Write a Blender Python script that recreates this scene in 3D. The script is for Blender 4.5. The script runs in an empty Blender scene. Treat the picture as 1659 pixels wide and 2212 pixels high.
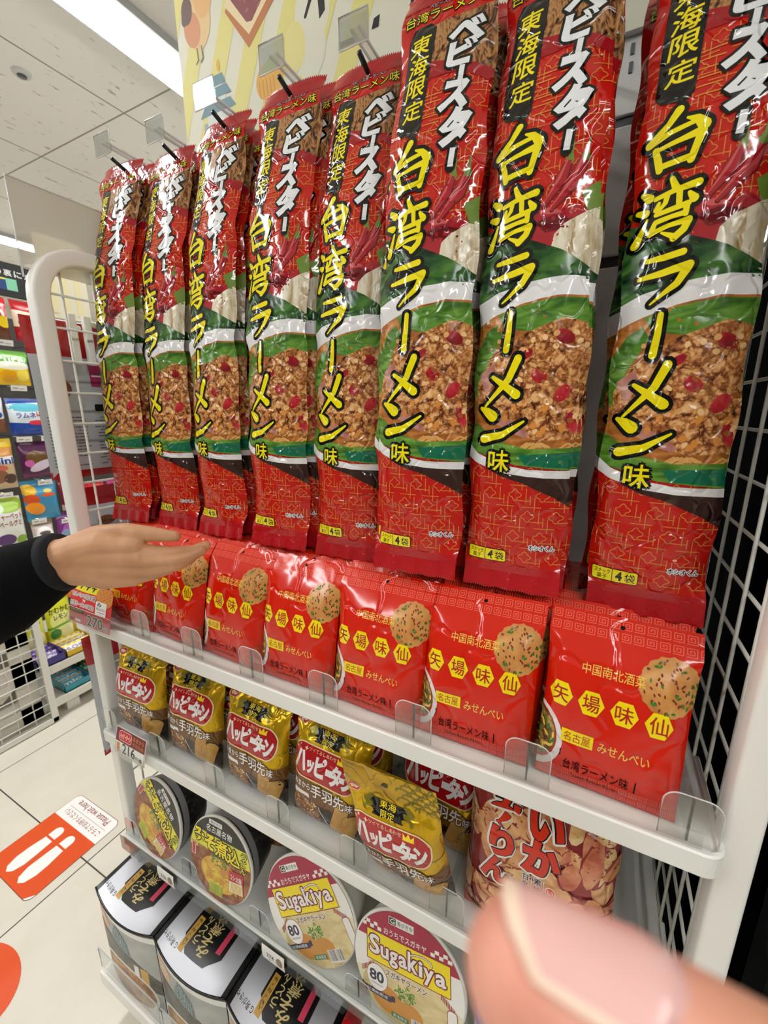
import bpy, bmesh, math, random
import numpy as np
from mathutils import Vector, Matrix
from mathutils.geometry import tessellate_polygon

# ------------------------------------------------------------------ camera, world, lights, exposure
SC = bpy.context.scene
COL = SC.collection
PI = math.pi
CAM = np.array([0.78, -0.351, 1.25])
R = np.array([[0.88993739, 0.45607447, -0.00274248],
              [0.10445255, -0.20966403, -0.97217831],
              [-0.4439607, 0.86489137, -0.234226]])
cd = bpy.data.cameras.new('camera')
co = bpy.data.objects.new('camera', cd)
COL.objects.link(co)
co.matrix_world = Matrix(((R[0][0], -R[1][0], -R[2][0], CAM[0]),
                          (R[0][1], -R[1][1], -R[2][1], CAM[1]),
                          (R[0][2], -R[1][2], -R[2][2], CAM[2]), (0, 0, 0, 1)))
cd.sensor_fit = 'HORIZONTAL'
cd.sensor_width = 36.0
cd.lens = 897.9 / 1659 * 36.0
cd.clip_start = 0.005
cd.dof.use_dof = True
cd.dof.focus_distance = 0.52
cd.dof.aperture_fstop = 11.0
SC.camera = co

SC.view_settings.view_transform = 'Standard'
SC.view_settings.look = 'None'
SC.view_settings.gamma = 1.0
SC.view_settings.use_curve_mapping = False
SC.view_settings.exposure = 0.14
try:
    SC.cycles.use_denoising = True
    SC.cycles.max_bounces = 7
    SC.cycles.use_adaptive_sampling = True
    SC.cycles.adaptive_threshold = 0.045
    SC.cycles.adaptive_min_samples = 12
    SC.cycles.transparent_max_bounces = 24
    SC.cycles.sample_clamp_indirect = 6.0
    SC.cycles.caustics_reflective = False
    SC.cycles.caustics_refractive = False
except Exception:
    pass
wd = bpy.data.worlds.new('store_light')
SC.world = wd
wd.use_nodes = True
wd.node_tree.nodes['Background'].inputs[0].default_value = (1.0, 0.99, 0.98, 1)
wd.node_tree.nodes['Background'].inputs[1].default_value = 0.15
LIGHT_STRENGTH = 31.0
CEIL = 2.65

# ------------------------------------------------------------------ materials
MATS = {}


def lin(c):
    return tuple(((v / 12.92) if v <= 0.04045 else ((v + 0.055) / 1.055) ** 2.4) for v in c)


def hexc(h):
    return lin((int(h[0:2], 16) / 255, int(h[2:4], 16) / 255, int(h[4:6], 16) / 255))


def base_mat(name):
    m = bpy.data.materials.new(name)
    m.use_nodes = True
    nt = m.node_tree
    return m, nt, nt.nodes['Principled BSDF']


def bump_noise(nt, p, scale, strength, dist, detail=2.0, distortion=0.0, folds=0.0):
    tc = nt.nodes.new('ShaderNodeTexCoord')
    nz = nt.nodes.new('ShaderNodeTexNoise')
    nz.inputs['Scale'].default_value = scale
    nz.inputs['Detail'].default_value = detail
    nz.inputs['Distortion'].default_value = distortion
    nt.links.new(tc.outputs['Object'], nz.inputs['Vector'])
    b = nt.nodes.new('ShaderNodeBump')
    b.inputs['Strength'].default_value = strength
    b.inputs['Distance'].default_value = dist
    nt.links.new(nz.outputs['Fac'], b.inputs['Height'])
    if folds:
        wn = nt.nodes.new('ShaderNodeTexNoise')
        wn.inputs['Scale'].default_value = 22.0
        wn.inputs['Detail'].default_value = 2.0
        nt.links.new(tc.outputs['Object'], wn.inputs['Vector'])
        mx = nt.nodes.new('ShaderNodeMixRGB')
        mx.blend_type = 'LINEAR_LIGHT'
        mx.inputs[0].default_value = 0.028
        nt.links.new(tc.outputs['Object'], mx.inputs[1])
        nt.links.new(wn.outputs['Color'], mx.inputs[2])
        vo = nt.nodes.new('ShaderNodeTexVoronoi')
        vo.feature = 'DISTANCE_TO_EDGE'
        vo.inputs['Scale'].default_value = folds
        nt.links.new(mx.outputs[0], vo.inputs['Vector'])
        mr = nt.nodes.new('ShaderNodeMapRange')
        mr.interpolation_type = 'SMOOTHSTEP'
        mr.inputs['From Min'].default_value = 0.0
        mr.inputs['From Max'].default_value = 0.085
        nt.links.new(vo.outputs['Distance'], mr.inputs['Value'])
        b2 = nt.nodes.new('ShaderNodeBump')
        b2.inputs['Strength'].default_value = 0.55
        b2.inputs['Distance'].default_value = 0.0016
        nt.links.new(mr.outputs[0], b2.inputs['Height'])
        nt.links.new(b.outputs['Normal'], b2.inputs['Normal'])
        b = b2
    nt.links.new(b.outputs['Normal'], p.inputs['Normal'])
    return tc


def solid(name, h, rough=0.5, metal=0.0, spec=0.5, bump=None, coat=0.0):
    if name in MATS:
        return MATS[name]
    m, nt, p = base_mat(name)
    p.inputs['Base Color'].default_value = (*hexc(h), 1)
    p.inputs['Roughness'].default_value = rough
    p.inputs['Metallic'].default_value = metal
    p.inputs['Specular IOR Level'].default_value = spec
    if coat:
        p.inputs['Coat Weight'].default_value = coat
        p.inputs['Coat Roughness'].default_value = 0.05
    if bump:
        bump_noise(nt, p, *bump)
    MATS[name] = m
    return m


FB = (42.0, 0.22, 0.0040, 1.5, 0.9, 26.0)     # crinkle of printed film


def film(name, h, rough=0.10, metal=0.0, bump=FB, spec=0.6):
    return solid(name, h, rough, metal, spec, bump)


def mottled(name, stops, scale, kind='noise', rough=0.2, bump=FB, detail=4.0, stretch=(1, 1, 1), distortion=0.6, metal=0.0):
    """printed photo: a ramp of flat print colours over a procedural pattern"""
    if name in MATS:
        return MATS[name]
    m, nt, p = base_mat(name)
    tc = bump_noise(nt, p, *bump) if bump else nt.nodes.new('ShaderNodeTexCoord')
    mp = nt.nodes.new('ShaderNodeMapping')
    mp.inputs['Scale'].default_value = stretch
    nt.links.new(tc.outputs['Object'], mp.inputs['Vector'])
    if kind == 'noise':
        t = nt.nodes.new('ShaderNodeTexNoise')
        t.inputs['Detail'].default_value = detail
        t.inputs['Distortion'].default_value = distortion
        out = t.outputs['Fac']
    elif kind == 'cells':
        wn = nt.nodes.new('ShaderNodeTexNoise')
        wn.inputs['Scale'].default_value = scale * 0.6
        wn.inputs['Detail'].default_value = 3
        nt.links.new(mp.outputs['Vector'], wn.inputs['Vector'])
        mx = nt.nodes.new('ShaderNodeMixRGB')
        mx.blend_type = 'LINEAR_LIGHT'
        mx.inputs[0].default_value = 0.012
        nt.links.new(mp.outputs['Vector'], mx.inputs[1])
        nt.links.new(wn.outputs['Color'], mx.inputs[2])
        t = nt.nodes.new('ShaderNodeTexVoronoi')
        nt.links.new(mx.outputs[0], t.inputs['Vector'])
        # blend distance to feature with cell value
        mm = nt.nodes.new('ShaderNodeMath')
        mm.operation = 'MULTIPLY_ADD'
        sep = nt.nodes.new('ShaderNodeSeparateColor')
        nt.links.new(t.outputs['Color'], sep.inputs[0])
        nt.links.new(sep.outputs[0], mm.inputs[0])
        mm.inputs[1].default_value = 0.45
        sb = nt.nodes.new('ShaderNodeMath')
        sb.operation = 'MULTIPLY_ADD'
        nt.links.new(t.outputs['Distance'], sb.inputs[0])
        sb.inputs[1].default_value = -0.75
        sb.inputs[2].default_value = 0.62
        nt.links.new(sb.outputs[0], mm.inputs[2])
        out = mm.outputs[0]
    else:
        t = nt.nodes.new('ShaderNodeTexWave')
        t.inputs['Distortion'].default_value = 9.0
        t.inputs['Detail'].default_value = 3.0
        t.inputs['Detail Scale'].default_value = 1.6
        out = t.outputs['Fac']
    t.inputs['Scale'].default_value = scale
    if kind != 'cells':
        nt.links.new(mp.outputs['Vector'], t.inputs['Vector'])
    rp = nt.nodes.new('ShaderNodeValToRGB')
    e = rp.color_ramp.elements
    while len(e) < len(stops):
        e.new(0.5)
    for k, (pos, h) in enumerate(stops):
        e[k].position = pos
        e[k].color = (*hexc(h), 1)
    nt.links.new(out, rp.inputs[0])
    nt.links.new(rp.outputs[0], p.inputs['Base Color'])
    p.inputs['Roughness'].default_value = rough
    p.inputs['Metallic'].default_value = metal
    MATS[name] = m
    return m


def clear(name, tint='FAFBFA', gloss=0.045, rough=0.04, frost=0.0):
    if name in MATS:
        return MATS[name]
    m, nt, p = base_mat(name)
    out = nt.nodes['Material Output']
    tr = nt.nodes.new('ShaderNodeBsdfTransparent')
    tr.inputs[0].default_value = (*hexc(tint), 1)
    p.inputs['Base Color'].default_value = (*hexc(tint), 1)
    p.inputs['Roughness'].default_value = rough
    lw = nt.nodes.new('ShaderNodeLayerWeight')
    lw.inputs[0].default_value = 0.35
    mt = nt.nodes.new('ShaderNodeMath')
    mt.operation = 'MULTIPLY_ADD'
    nt.links.new(lw.outputs['Facing'], mt.inputs[0])
    mt.inputs[1].default_value = 0.22
    mt.inputs[2].default_value = gloss + frost
    mt.use_clamp = True
    gl = nt.nodes.new('ShaderNodeBsdfGlossy')
    gl.inputs['Roughness'].default_value = rough
    mix = nt.nodes.new('ShaderNodeMixShader')
    nt.links.new(mt.outputs[0], mix.inputs[0])
    nt.links.new(tr.outputs[0], mix.inputs[1])
    nt.links.new(p.outputs[0] if frost else gl.outputs[0], mix.inputs[2])
    nt.links.new(mix.outputs[0], out.inputs[0])
    MATS[name] = m
    return m


def emit(name, h, s):
    if name in MATS:
        return MATS[name]
    m, nt, p = base_mat(name)
    p.inputs['Base Color'].default_value = (0, 0, 0, 1)
    p.inputs['Emission Color'].default_value = (*hexc(h), 1)
    p.inputs['Emission Strength'].default_value = s
    MATS[name] = m
    return m


WHITE = solid('white_enamel', 'F0EFEB', 0.35, bump=(220.0, 0.04, 0.0005))
SHELFW = solid('shelf_enamel', 'EEEEEA', 0.38, bump=(260.0, 0.04, 0.0005))
WIREW = solid('wire_enamel', 'DDDCD3', 0.4, bump=(300.0, 0.03, 0.0004))
CHROME = solid('hook_chrome', 'B8B8B8', 0.2, 1.0, bump=(300.0, 0.03, 0.0004))
BLACK = solid('black_plastic', '0B0C0D', 0.4, bump=(240.0, 0.06, 0.0006))
CLEAR = clear('clear_plastic')
CLEARED = clear('clear_plastic_edge', 'F4F6F6', 0.0, 0.2, frost=0.55)
PAPER = solid('paper_white', 'F0EFEA', 0.7, bump=(200.0, 0.03, 0.0003))


# ------------------------------------------------------------------ object helpers
def props(o, label, cat, group=None, kind=None):
    if label:
        o['label'] = label
    if cat:
        o['category'] = cat
    if group:
        o['group'] = group
    if kind:
        o['kind'] = kind
    return o


def empty(name, loc=(0, 0, 0), rot=(0, 0, 0), label=None, cat=None, group=None, kind=None):
    o = bpy.data.objects.new(name, None)
    o.empty_display_size = 0.02
    COL.objects.link(o)
    o.location = loc
    o.rotation_euler = rot
    return props(o, label, cat, group, kind)


def mobj(name, me, parent=None, loc=None, rot=None):
    o = bpy.data.objects.new(name, me)
    COL.objects.link(o)
    if parent:
        o.parent = parent
    if loc is not None:
        o.location = loc
    if rot is not None:
        o.rotation_euler = rot
    return o


def dup(o, loc=None, rot=None, label=None, group=None):
    r = o.copy()
    COL.objects.link(r)
    if loc is not None:
        r.location = loc
    if rot is not None:
        r.rotation_euler = rot
    if label:
        r['label'] = label
    if group:
        r['group'] = group
    for ch in list(o.children):
        c = ch.copy()
        c.parent = r
        COL.objects.link(c)
        for g in list(ch.children):
            d = g.copy()
            d.parent = c
            COL.objects.link(d)
    return r


class MB:
    """collects solid shapes into one mesh with several materials"""

    def __init__(s):
        s.v, s.f, s.m, s.mats, s.sm = [], [], [], [], []

    def mi(s, m):
        if m not in s.mats:
            s.mats.append(m)
        return s.mats.index(m)

    def add(s, vs, fs, m, smooth=False):
        o = len(s.v)
        s.v += [tuple(v) for v in vs]
        k = s.mi(m)
        for f in fs:
            s.f.append(tuple(i + o for i in f))
            s.m.append(k)
            s.sm.append(smooth)

    def box(s, a, b, m, bev=0.0, rot=None, piv=None):
        x0, x1 = sorted((a[0], b[0]))
        y0, y1 = sorted((a[1], b[1]))
        z0, z1 = sorted((a[2], b[2]))
        if bev > 0:
            bev = min(bev, 0.49 * min(x1 - x0, y1 - y0, z1 - z0))
        bm = bmesh.new()
        bmesh.ops.create_cube(bm, size=1.0)
        for v in bm.verts:
            v.co = Vector(((x0 + x1) / 2 + v.co.x * (x1 - x0), (y0 + y1) / 2 + v.co.y * (y1 - y0), (z0 + z1) / 2 + v.co.z * (z1 - z0)))
        if bev > 0:
            bmesh.ops.bevel(bm, geom=list(bm.edges), offset=bev, segments=2, profile=0.6, affect='EDGES')
        if rot is not None:
            bmesh.ops.rotate(bm, verts=bm.verts, cent=piv, matrix=rot)
        bm.verts.index_update()
        s.add([v.co[:] for v in bm.verts], [[v.index for v in f.verts] for f in bm.faces], m)
        bm.free()

    def tube(s, pts, r, m, n=10, caps=True, rs=None):
        P = [Vector(p) for p in pts]
        rings = []
        up = Vector((0, 0, 1))
        for i, p in enumerate(P):
            d = (P[min(i + 1, len(P) - 1)] - P[max(i - 1, 0)]).normalized()
            a = d.cross(up)
            if a.length < 1e-3:
                a = d.cross(Vector((1, 0, 0)))
            a.normalize()
            b = d.cross(a)
            rr = rs[i] if rs else r
            rings.append([p + (a * math.cos(2 * PI * k / n) + b * math.sin(2 * PI * k / n)) * rr for k in range(n)])
        vs = [v for rg in rings for v in rg]
        fs = []
        for i in range(len(P) - 1):
            for k in range(n):
                k2 = (k + 1) % n
                fs.append((i * n + k, i * n + k2, (i + 1) * n + k2, (i + 1) * n + k))
        if caps:
            fs.append(tuple(range(n - 1, -1, -1)))
            fs.append(tuple((len(P) - 1) * n + k for k in range(n)))
        s.add(vs, fs, m, True)

    def prism(s, poly, fn, d0, d1, m, smooth=False):
        """poly 2D outline, fn(u,v,d)->3D, extruded from d0 to d1"""
        n = len(poly)
        vs = [fn(u, v, d0) for u, v in poly] + [fn(u, v, d1) for u, v in poly]
        fs = [tuple(range(n - 1, -1, -1)), tuple(range(n, 2 * n))]
        for k in range(n):
            k2 = (k + 1) % n
            fs.append((k, k2, n + k2, n + k))
        s.add(vs, fs, m, smooth)

    def lathe(s, prof, fn, m, n=40, smooth=True, close=False):
        """prof list of (r, h); fn(x,y,h)"""
        vs = []
        for r, h in prof:
            for k in range(n):
                a = 2 * PI * k / n
                vs.append(fn(r * math.cos(a), r * math.sin(a), h))
        fs = []
        for i in range(len(prof) - 1):
            for k in range(n):
                k2 = (k + 1) % n
                fs.append((i * n + k, i * n + k2, (i + 1) * n + k2, (i + 1) * n + k))
        s.add(vs, fs, m, smooth)

    def mesh(s, name):
        me = bpy.data.meshes.new(name)
        me.from_pydata(s.v, [], s.f)
        for m in s.mats:
            me.materials.append(m)
        me.polygons.foreach_set('material_index', s.m)
        me.polygons.foreach_set('use_smooth', s.sm)
        me.update()
        bm = bmesh.new()
        bm.from_mesh(me)
        bmesh.ops.recalc_face_normals(bm, faces=bm.faces)
        bm.to_mesh(me)
        bm.free()
        return me

    def obj(s, name, parent=None, loc=None, rot=None):
        return mobj(name, s.mesh(name), parent, loc, rot)


# ------------------------------------------------------------------ printed art
GL = {}


def glyphs(t, bold=0.0):
    key = (t, bold)
    if key in GL:
        return GL[key]
    cu = bpy.data.curves.new('t', 'FONT')
    cu.body = t
    cu.size = 100.0
    cu.offset = bold
    cu.resolution_u = 3
    ob = bpy.data.objects.new('t', cu)
    COL.objects.link(ob)
    dg = bpy.context.evaluated_depsgraph_get()
    dg.update()
    ev = ob.evaluated_get(dg)
    me = ev.to_mesh()
    me.calc_loop_triangles()
    v = [(p.co.x, p.co.y) for p in me.vertices]
    tr = [tuple(v[i] for i in lt.vertices) for lt in me.loop_triangles]
    ev.to_mesh_clear()
    bpy.data.objects.remove(ob)
    bpy.data.curves.remove(cu)
    if not v:
        v = [(0, 0), (1, 1)]
    xs = [p[0] for p in v]
    ys = [p[1] for p in v]
    GL[key] = (tr, (min(xs), min(ys), max(xs), max(ys)))
    return GL[key]


def halfclip(poly, ax, val, keep_ge):
    out = []
    n = len(poly)
    for i in range(n):
        a, b = poly[i], poly[(i + 1) % n]
        da = (a[ax] - val) if keep_ge else (val - a[ax])
        db = (b[ax] - val) if keep_ge else (val - b[ax])
        if da >= 0:
            out.append(a)
        if (da > 0 and db < 0) or (da < 0 and db > 0):
            t = da / (da - db)
            out.append((a[0] + (b[0] - a[0]) * t, a[1] + (b[1] - a[1]) * t))
    return out


def lineclip(poly, p, q):
    ex, ey = q[0] - p[0], q[1] - p[1]
    out = []
    n = len(poly)
    for i in range(n):
        a, b = poly[i], poly[(i + 1) % n]
        da = ex * (a[1] - p[1]) - ey * (a[0] - p[0])
        db = ex * (b[1] - p[1]) - ey * (b[0] - p[0])
        if da >= 0:
            out.append(a)
        if (da > 0 and db < 0) or (da < 0 and db > 0):
            t = da / (da - db)
            out.append((a[0] + (b[0] - a[0]) * t, a[1] + (b[1] - a[1]) * t))
    return out


def ngon(cx, cy, rx, ry=None, n=24, a0=0.0):
    ry = rx if ry is None else ry
    return [(cx + rx * math.cos(a0 + 2 * PI * k / n), cy + ry * math.sin(a0 + 2 * PI * k / n)) for k in range(n)]


class Art:
    """flat print: triangles in millimetres with a material and a layer; clip = convex counter-clockwise outline"""

    def __init__(s, clip=None):
        s.t = []
        s.clip = clip
        s.n = 0
        s.cyc = 0.018
        s.xf = lambda x, y: (x, y)

    def tri(s, poly, mat, lv):
        poly = [s.xf(*p) for p in poly]
        ar = sum(poly[i][0] * poly[(i + 1) % len(poly)][1] - poly[(i + 1) % len(poly)][0] * poly[i][1] for i in range(len(poly)))
        if abs(ar) < 1e-7:
            return
        if ar < 0:
            poly = poly[::-1]
        if s.clip:
            c = s.clip
            for i in range(len(c)):
                poly = lineclip(poly, c[i], c[(i + 1) % len(c)])
                if len(poly) < 3:
                    return
        s.n += 1                          # no two prints exactly in one plane
        s.t.append((poly, mat, lv + (s.cyc * (s.n % 41) if lv > 0 else 0)))

    def convex(s, pts, mat, lv):
        s.tri(pts, mat, lv)

    def poly(s, pts, mat, lv):
        for f in tessellate_polygon([[Vector((x, y, 0)) for x, y in pts]]):
            s.tri([pts[i] for i in f], mat, lv)

    def rect(s, x0, y0, x1, y1, mat, lv):
        s.tri([(x0, y0), (x1, y0), (x1, y1), (x0, y1)], mat, lv)

    def rrect(s, x0, y0, x1, y1, r, mat, lv, n=6, sh=0.0):
        pts = []
        for cx, cy, a in ((x1 - r, y0 + r, -PI / 2), (x1 - r, y1 - r, 0), (x0 + r, y1 - r, PI / 2), (x0 + r, y0 + r, PI)):
            for k in range(n + 1):
                t = a + PI / 2 * k / n
                x, y = cx + r * math.cos(t), cy + r * math.sin(t)
                pts.append((x, y + sh * (x - x0)))
        s.tri(pts, mat, lv)

    def ell(s, cx, cy, rx, ry, mat, lv, rot=0.0, n=24):
        c, si = math.cos(rot), math.sin(rot)
        s.tri([(cx + x * c - y * si, cy + x * si + y * c) for x, y in ngon(0, 0, rx, ry, n)], mat, lv)

    def stroke(s, pts, ws, mat, lv, cap=True, n=10):
        if not isinstance(ws, (list, tuple)):
            ws = [ws] * len(pts)
        if len(ws) == 2 and len(pts) > 2:
            ws = [ws[0] + (ws[1] - ws[0]) * i / (len(pts) - 1) for i in range(len(pts))]
        for i in range(len(pts) - 1):
            (x0, y0), (x1, y1) = pts[i], pts[i + 1]
            d = math.hypot(x1 - x0, y1 - y0)
            if d < 1e-6:
                continue
            nx, ny = -(y1 - y0) / d, (x1 - x0) / d
            a, b = ws[i] / 2, ws[i + 1] / 2
            s.tri([(x0 + nx * a, y0 + ny * a), (x1 + nx * b, y1 + ny * b), (x1 - nx * b, y1 - ny * b), (x0 - nx * a, y0 - ny * a)], mat, lv)
        for i, p in enumerate(pts):
            if cap or 0 < i < len(pts) - 1:
                s.tri(ngon(p[0], p[1], ws[i] / 2, n=n), mat, lv)

    def text(s, t, x0, y0, x1, y1, mat, lv, bold=0.0, out=0.0, omat=None, olv=None, shear=0.0, rot=0.0, keep=False):
        """glyphs stretched to the box (x0,y0)-(x1,y1); keep = keep their own proportion, centred in the box"""
        dense = any('\u4e00' <= c <= '\u9fff' for c in t)      # many-stroke characters: thickened by small shifts
        tr, bb = glyphs(t, 0.0 if dense else bold)
        sx = (x1 - x0) / max(bb[2] - bb[0], 1e-6)
        sy = (y1 - y0) / max(bb[3] - bb[1], 1e-6)
        if keep:
            sx = sy = min(sx, sy)
        fat = bold * 0.5 * (sx + sy) * 0.5 if dense else 0.0
        cx, cy = (x0 + x1) / 2, (y0 + y1) / 2
        bx, by = (bb[0] + bb[2]) / 2, (bb[1] + bb[3]) / 2
        c, si = math.cos(rot), math.sin(rot)

        def T(p, dx=0, dy=0):
            X, Y = (p[0] - bx) * sx, (p[1] - by) * sy
            X += Y * shear
            return (cx + X * c - Y * si + dx, cy + X * si + Y * c + dy)
        if out > 0:
            for k in range(8):
                a = 2 * PI * k / 8
                for q in tr:
                    s.tri([T(p, (out + fat) * math.cos(a), (out + fat) * math.sin(a)) for p in q], omat, lv - 1 if olv is None else olv)
        if fat > 0:
            for k in range(4):
                a = PI / 4 + PI / 2 * k
                for q in tr:
                    s.tri([T(p, fat * math.cos(a), fat * math.sin(a)) for p in q], mat, lv)
        for q in tr:
            s.tri([T(p) for p in q], mat, lv)

    def glyph(s, strokes, x0, y0, x1, y1, mat, lv, out=0.0, omat=None, ws=1.0, cap=True):
        """hand-lettered character: strokes in a 100 x 100 box, y down"""
        sx, sy = (x1 - x0) / 100.0, (y1 - y0) / 100.0
        k = (sx + sy) / 2 * ws
        for pts, w in strokes:
            P = [(x0 + px * sx, y1 - py * sy) for px, py in pts]
            W = [v * k for v in (w if isinstance(w, (list, tuple)) else [w] * len(pts))]
            if len(W) == 2 and len(P) > 2:
                W = [W[0] + (W[1] - W[0]) * i / (len(P) - 1) for i in range(len(P))]
            if out:
                s.stroke(P, [v + 2 * out for v in W], omat, lv - 2)
            s.stroke(P, W, mat, lv, cap)


class Sheet:
    """front surface of a pack: grid of points over W x H millimetres"""

    def __init__(s, W, H, nx, nz, fn):
        s.W, s.H, s.nx, s.nz = W, H, nx, nz
        u = np.linspace(0, 1, nx + 1)
        v = np.linspace(0, 1, nz + 1)
        U, V = np.meshgrid(u, v, indexing='ij')
        s.P = np.stack(fn(U, V), -1)
        dU = np.gradient(s.P, axis=0)
        dV = np.gradient(s.P, axis=1)
        N = np.cross(dU, dV)
        N /= np.linalg.norm(N, axis=-1, keepdims=True) + 1e-12
        s.N = N

    def print_mesh(s, name, art, extra=None, off0=0.00022, step=0.00007):
        cw, ch = s.W / s.nx, s.H / s.nz
        vi, vj, vs_, vt, vl, faces, fm, mats = [], [], [], [], [], [], [], []
        midx = {}

        def cell(poly, i, j, k, lv):
            b = len(vi)
            for x, y in poly:
                vi.append(i)
                vj.append(j)
                vs_.append(min(max(x / cw - i, 0.0), 1.0))
                vt.append(min(max(y / ch - j, 0.0), 1.0))
                vl.append(lv)
            faces.append(tuple(range(b, b + len(poly))))
            fm.append(k)
        for poly, mat, lv in art.t:
            if mat not in midx:
                midx[mat] = len(mats)
                mats.append(mat)
            k = midx[mat]
            xs = [p[0] for p in poly]
            if max(xs) <= 0 or min(xs) >= s.W:
                continue
            i0 = max(0, int(min(xs) / cw + 1e-9))
            i1 = min(s.nx - 1, int(max(xs) / cw - 1e-9))
            for i in range(i0, i1 + 1):
                p = poly
                if min(xs) < i * cw:
                    p = halfclip(p, 0, i * cw, True)
                if len(p) >= 3 and max(xs) > (i + 1) * cw:
                    p = halfclip(p, 0, (i + 1) * cw, False)
                if len(p) < 3:
                    continue
                ys = [q[1] for q in p]
                if max(ys) <= 0 or min(ys) >= s.H:
                    continue
                j0 = max(0, int(min(ys) / ch + 1e-9))
                j1 = min(s.nz - 1, int(max(ys) / ch - 1e-9))
                for j in range(j0, j1 + 1):
                    q = p
                    if min(ys) < j * ch:
                        q = halfclip(q, 1, j * ch, True)
                    if len(q) >= 3 and max(ys) > (j + 1) * ch:
                        q = halfclip(q, 1, (j + 1) * ch, False)
                    if len(q) >= 3:
                        cell(q, i, j, k, lv)
        vi = np.array(vi)
        vj = np.array(vj)
        S = np.array(vs_)[:, None]
        T = np.array(vt)[:, None]
        L = np.array(vl)[:, None]

        def bil(A):
            return A[vi, vj] * (1 - S) * (1 - T) + A[vi + 1, vj] * S * (1 - T) + A[vi, vj + 1] * (1 - S) * T + A[vi + 1, vj + 1] * S * T
        N = bil(s.N)
        N /= np.linalg.norm(N, axis=-1, keepdims=True) + 1e-12
        P = bil(s.P) + N * np.where(L > 0, off0 + step * L, 0.0)
        V = [P]
        NN = [N]
        base = len(P)
        if extra:                         # (points, normals, faces, material) of the back of the pack
            for ep, en, ef, em in extra:
                V.append(ep)
                NN.append(en)
                if em not in midx:
                    midx[em] = len(mats)
                    mats.append(em)
                for f in ef:
                    faces.append(tuple(i + base for i in f))
                    fm.append(midx[em])
                base += len(ep)
        V = np.concatenate(V)
        NN = np.concatenate(NN)
        me = bpy.data.meshes.new(name)
        me.from_pydata(V.tolist(), [], faces)
        for m in mats:
            me.materials.append(m)
        me.polygons.foreach_set('material_index', fm)
        me.polygons.foreach_set('use_smooth', [True] * len(faces))
        me.update()
        me.normals_split_custom_set_from_vertices(NN.tolist())
        return me

    def back(s, thick, mat):
        """rear surface joined to the same outline"""
        P = s.P.copy()
        u = np.linspace(0, 1, s.nx + 1)[:, None]
        v = np.linspace(0, 1, s.nz + 1)[None, :]
        w = (1 - np.abs(2 * u - 1) ** 4) * (1 - np.abs(2 * v - 1) ** 10)
        P[..., 1] = s.P[:, :, 1] + thick * w + 0.0002
        dU = np.gradient(P, axis=0)
        dV = np.gradient(P, axis=1)
        N = -np.cross(dU, dV)
        N /= np.linalg.norm(N, axis=-1, keepdims=True) + 1e-12
        nz = s.nz + 1
        fs = []
        for i in range(s.nx):
            for j in range(s.nz):
                fs.append((i * nz + j, i * nz + j + 1, (i + 1) * nz + j + 1, (i + 1) * nz + j))
        return (P.reshape(-1, 3), N.reshape(-1, 3), fs, mat)


def creases(seed, W, H, n, amp, lmin, lmax, sig):
    """soft random fold lines, in metres over a W x H mm sheet"""
    rg = random.Random(seed)
    L = []
    for _ in range(n):
        x, y, a = rg.uniform(0, W), rg.uniform(0, H), rg.uniform(0, PI)
        L.append((x, y, a, rg.uniform(lmin, lmax), amp * rg.uniform(-1, 1), sig * rg.uniform(0.7, 1.5)))

    def f(U, V):
        X, Y = U * W, V * H
        z = np.zeros_like(X)
        for x, y, a, l, h, sg in L:
            dx, dy = X - x, Y - y
            t = dx * math.cos(a) + dy * math.sin(a)
            d = -dx * math.sin(a) + dy * math.cos(a)
            z += h * np.exp(-(np.sqrt(d * d + 0.6) / sg)) * np.exp(-(t / l) ** 2)
        return z
    return f


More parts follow.
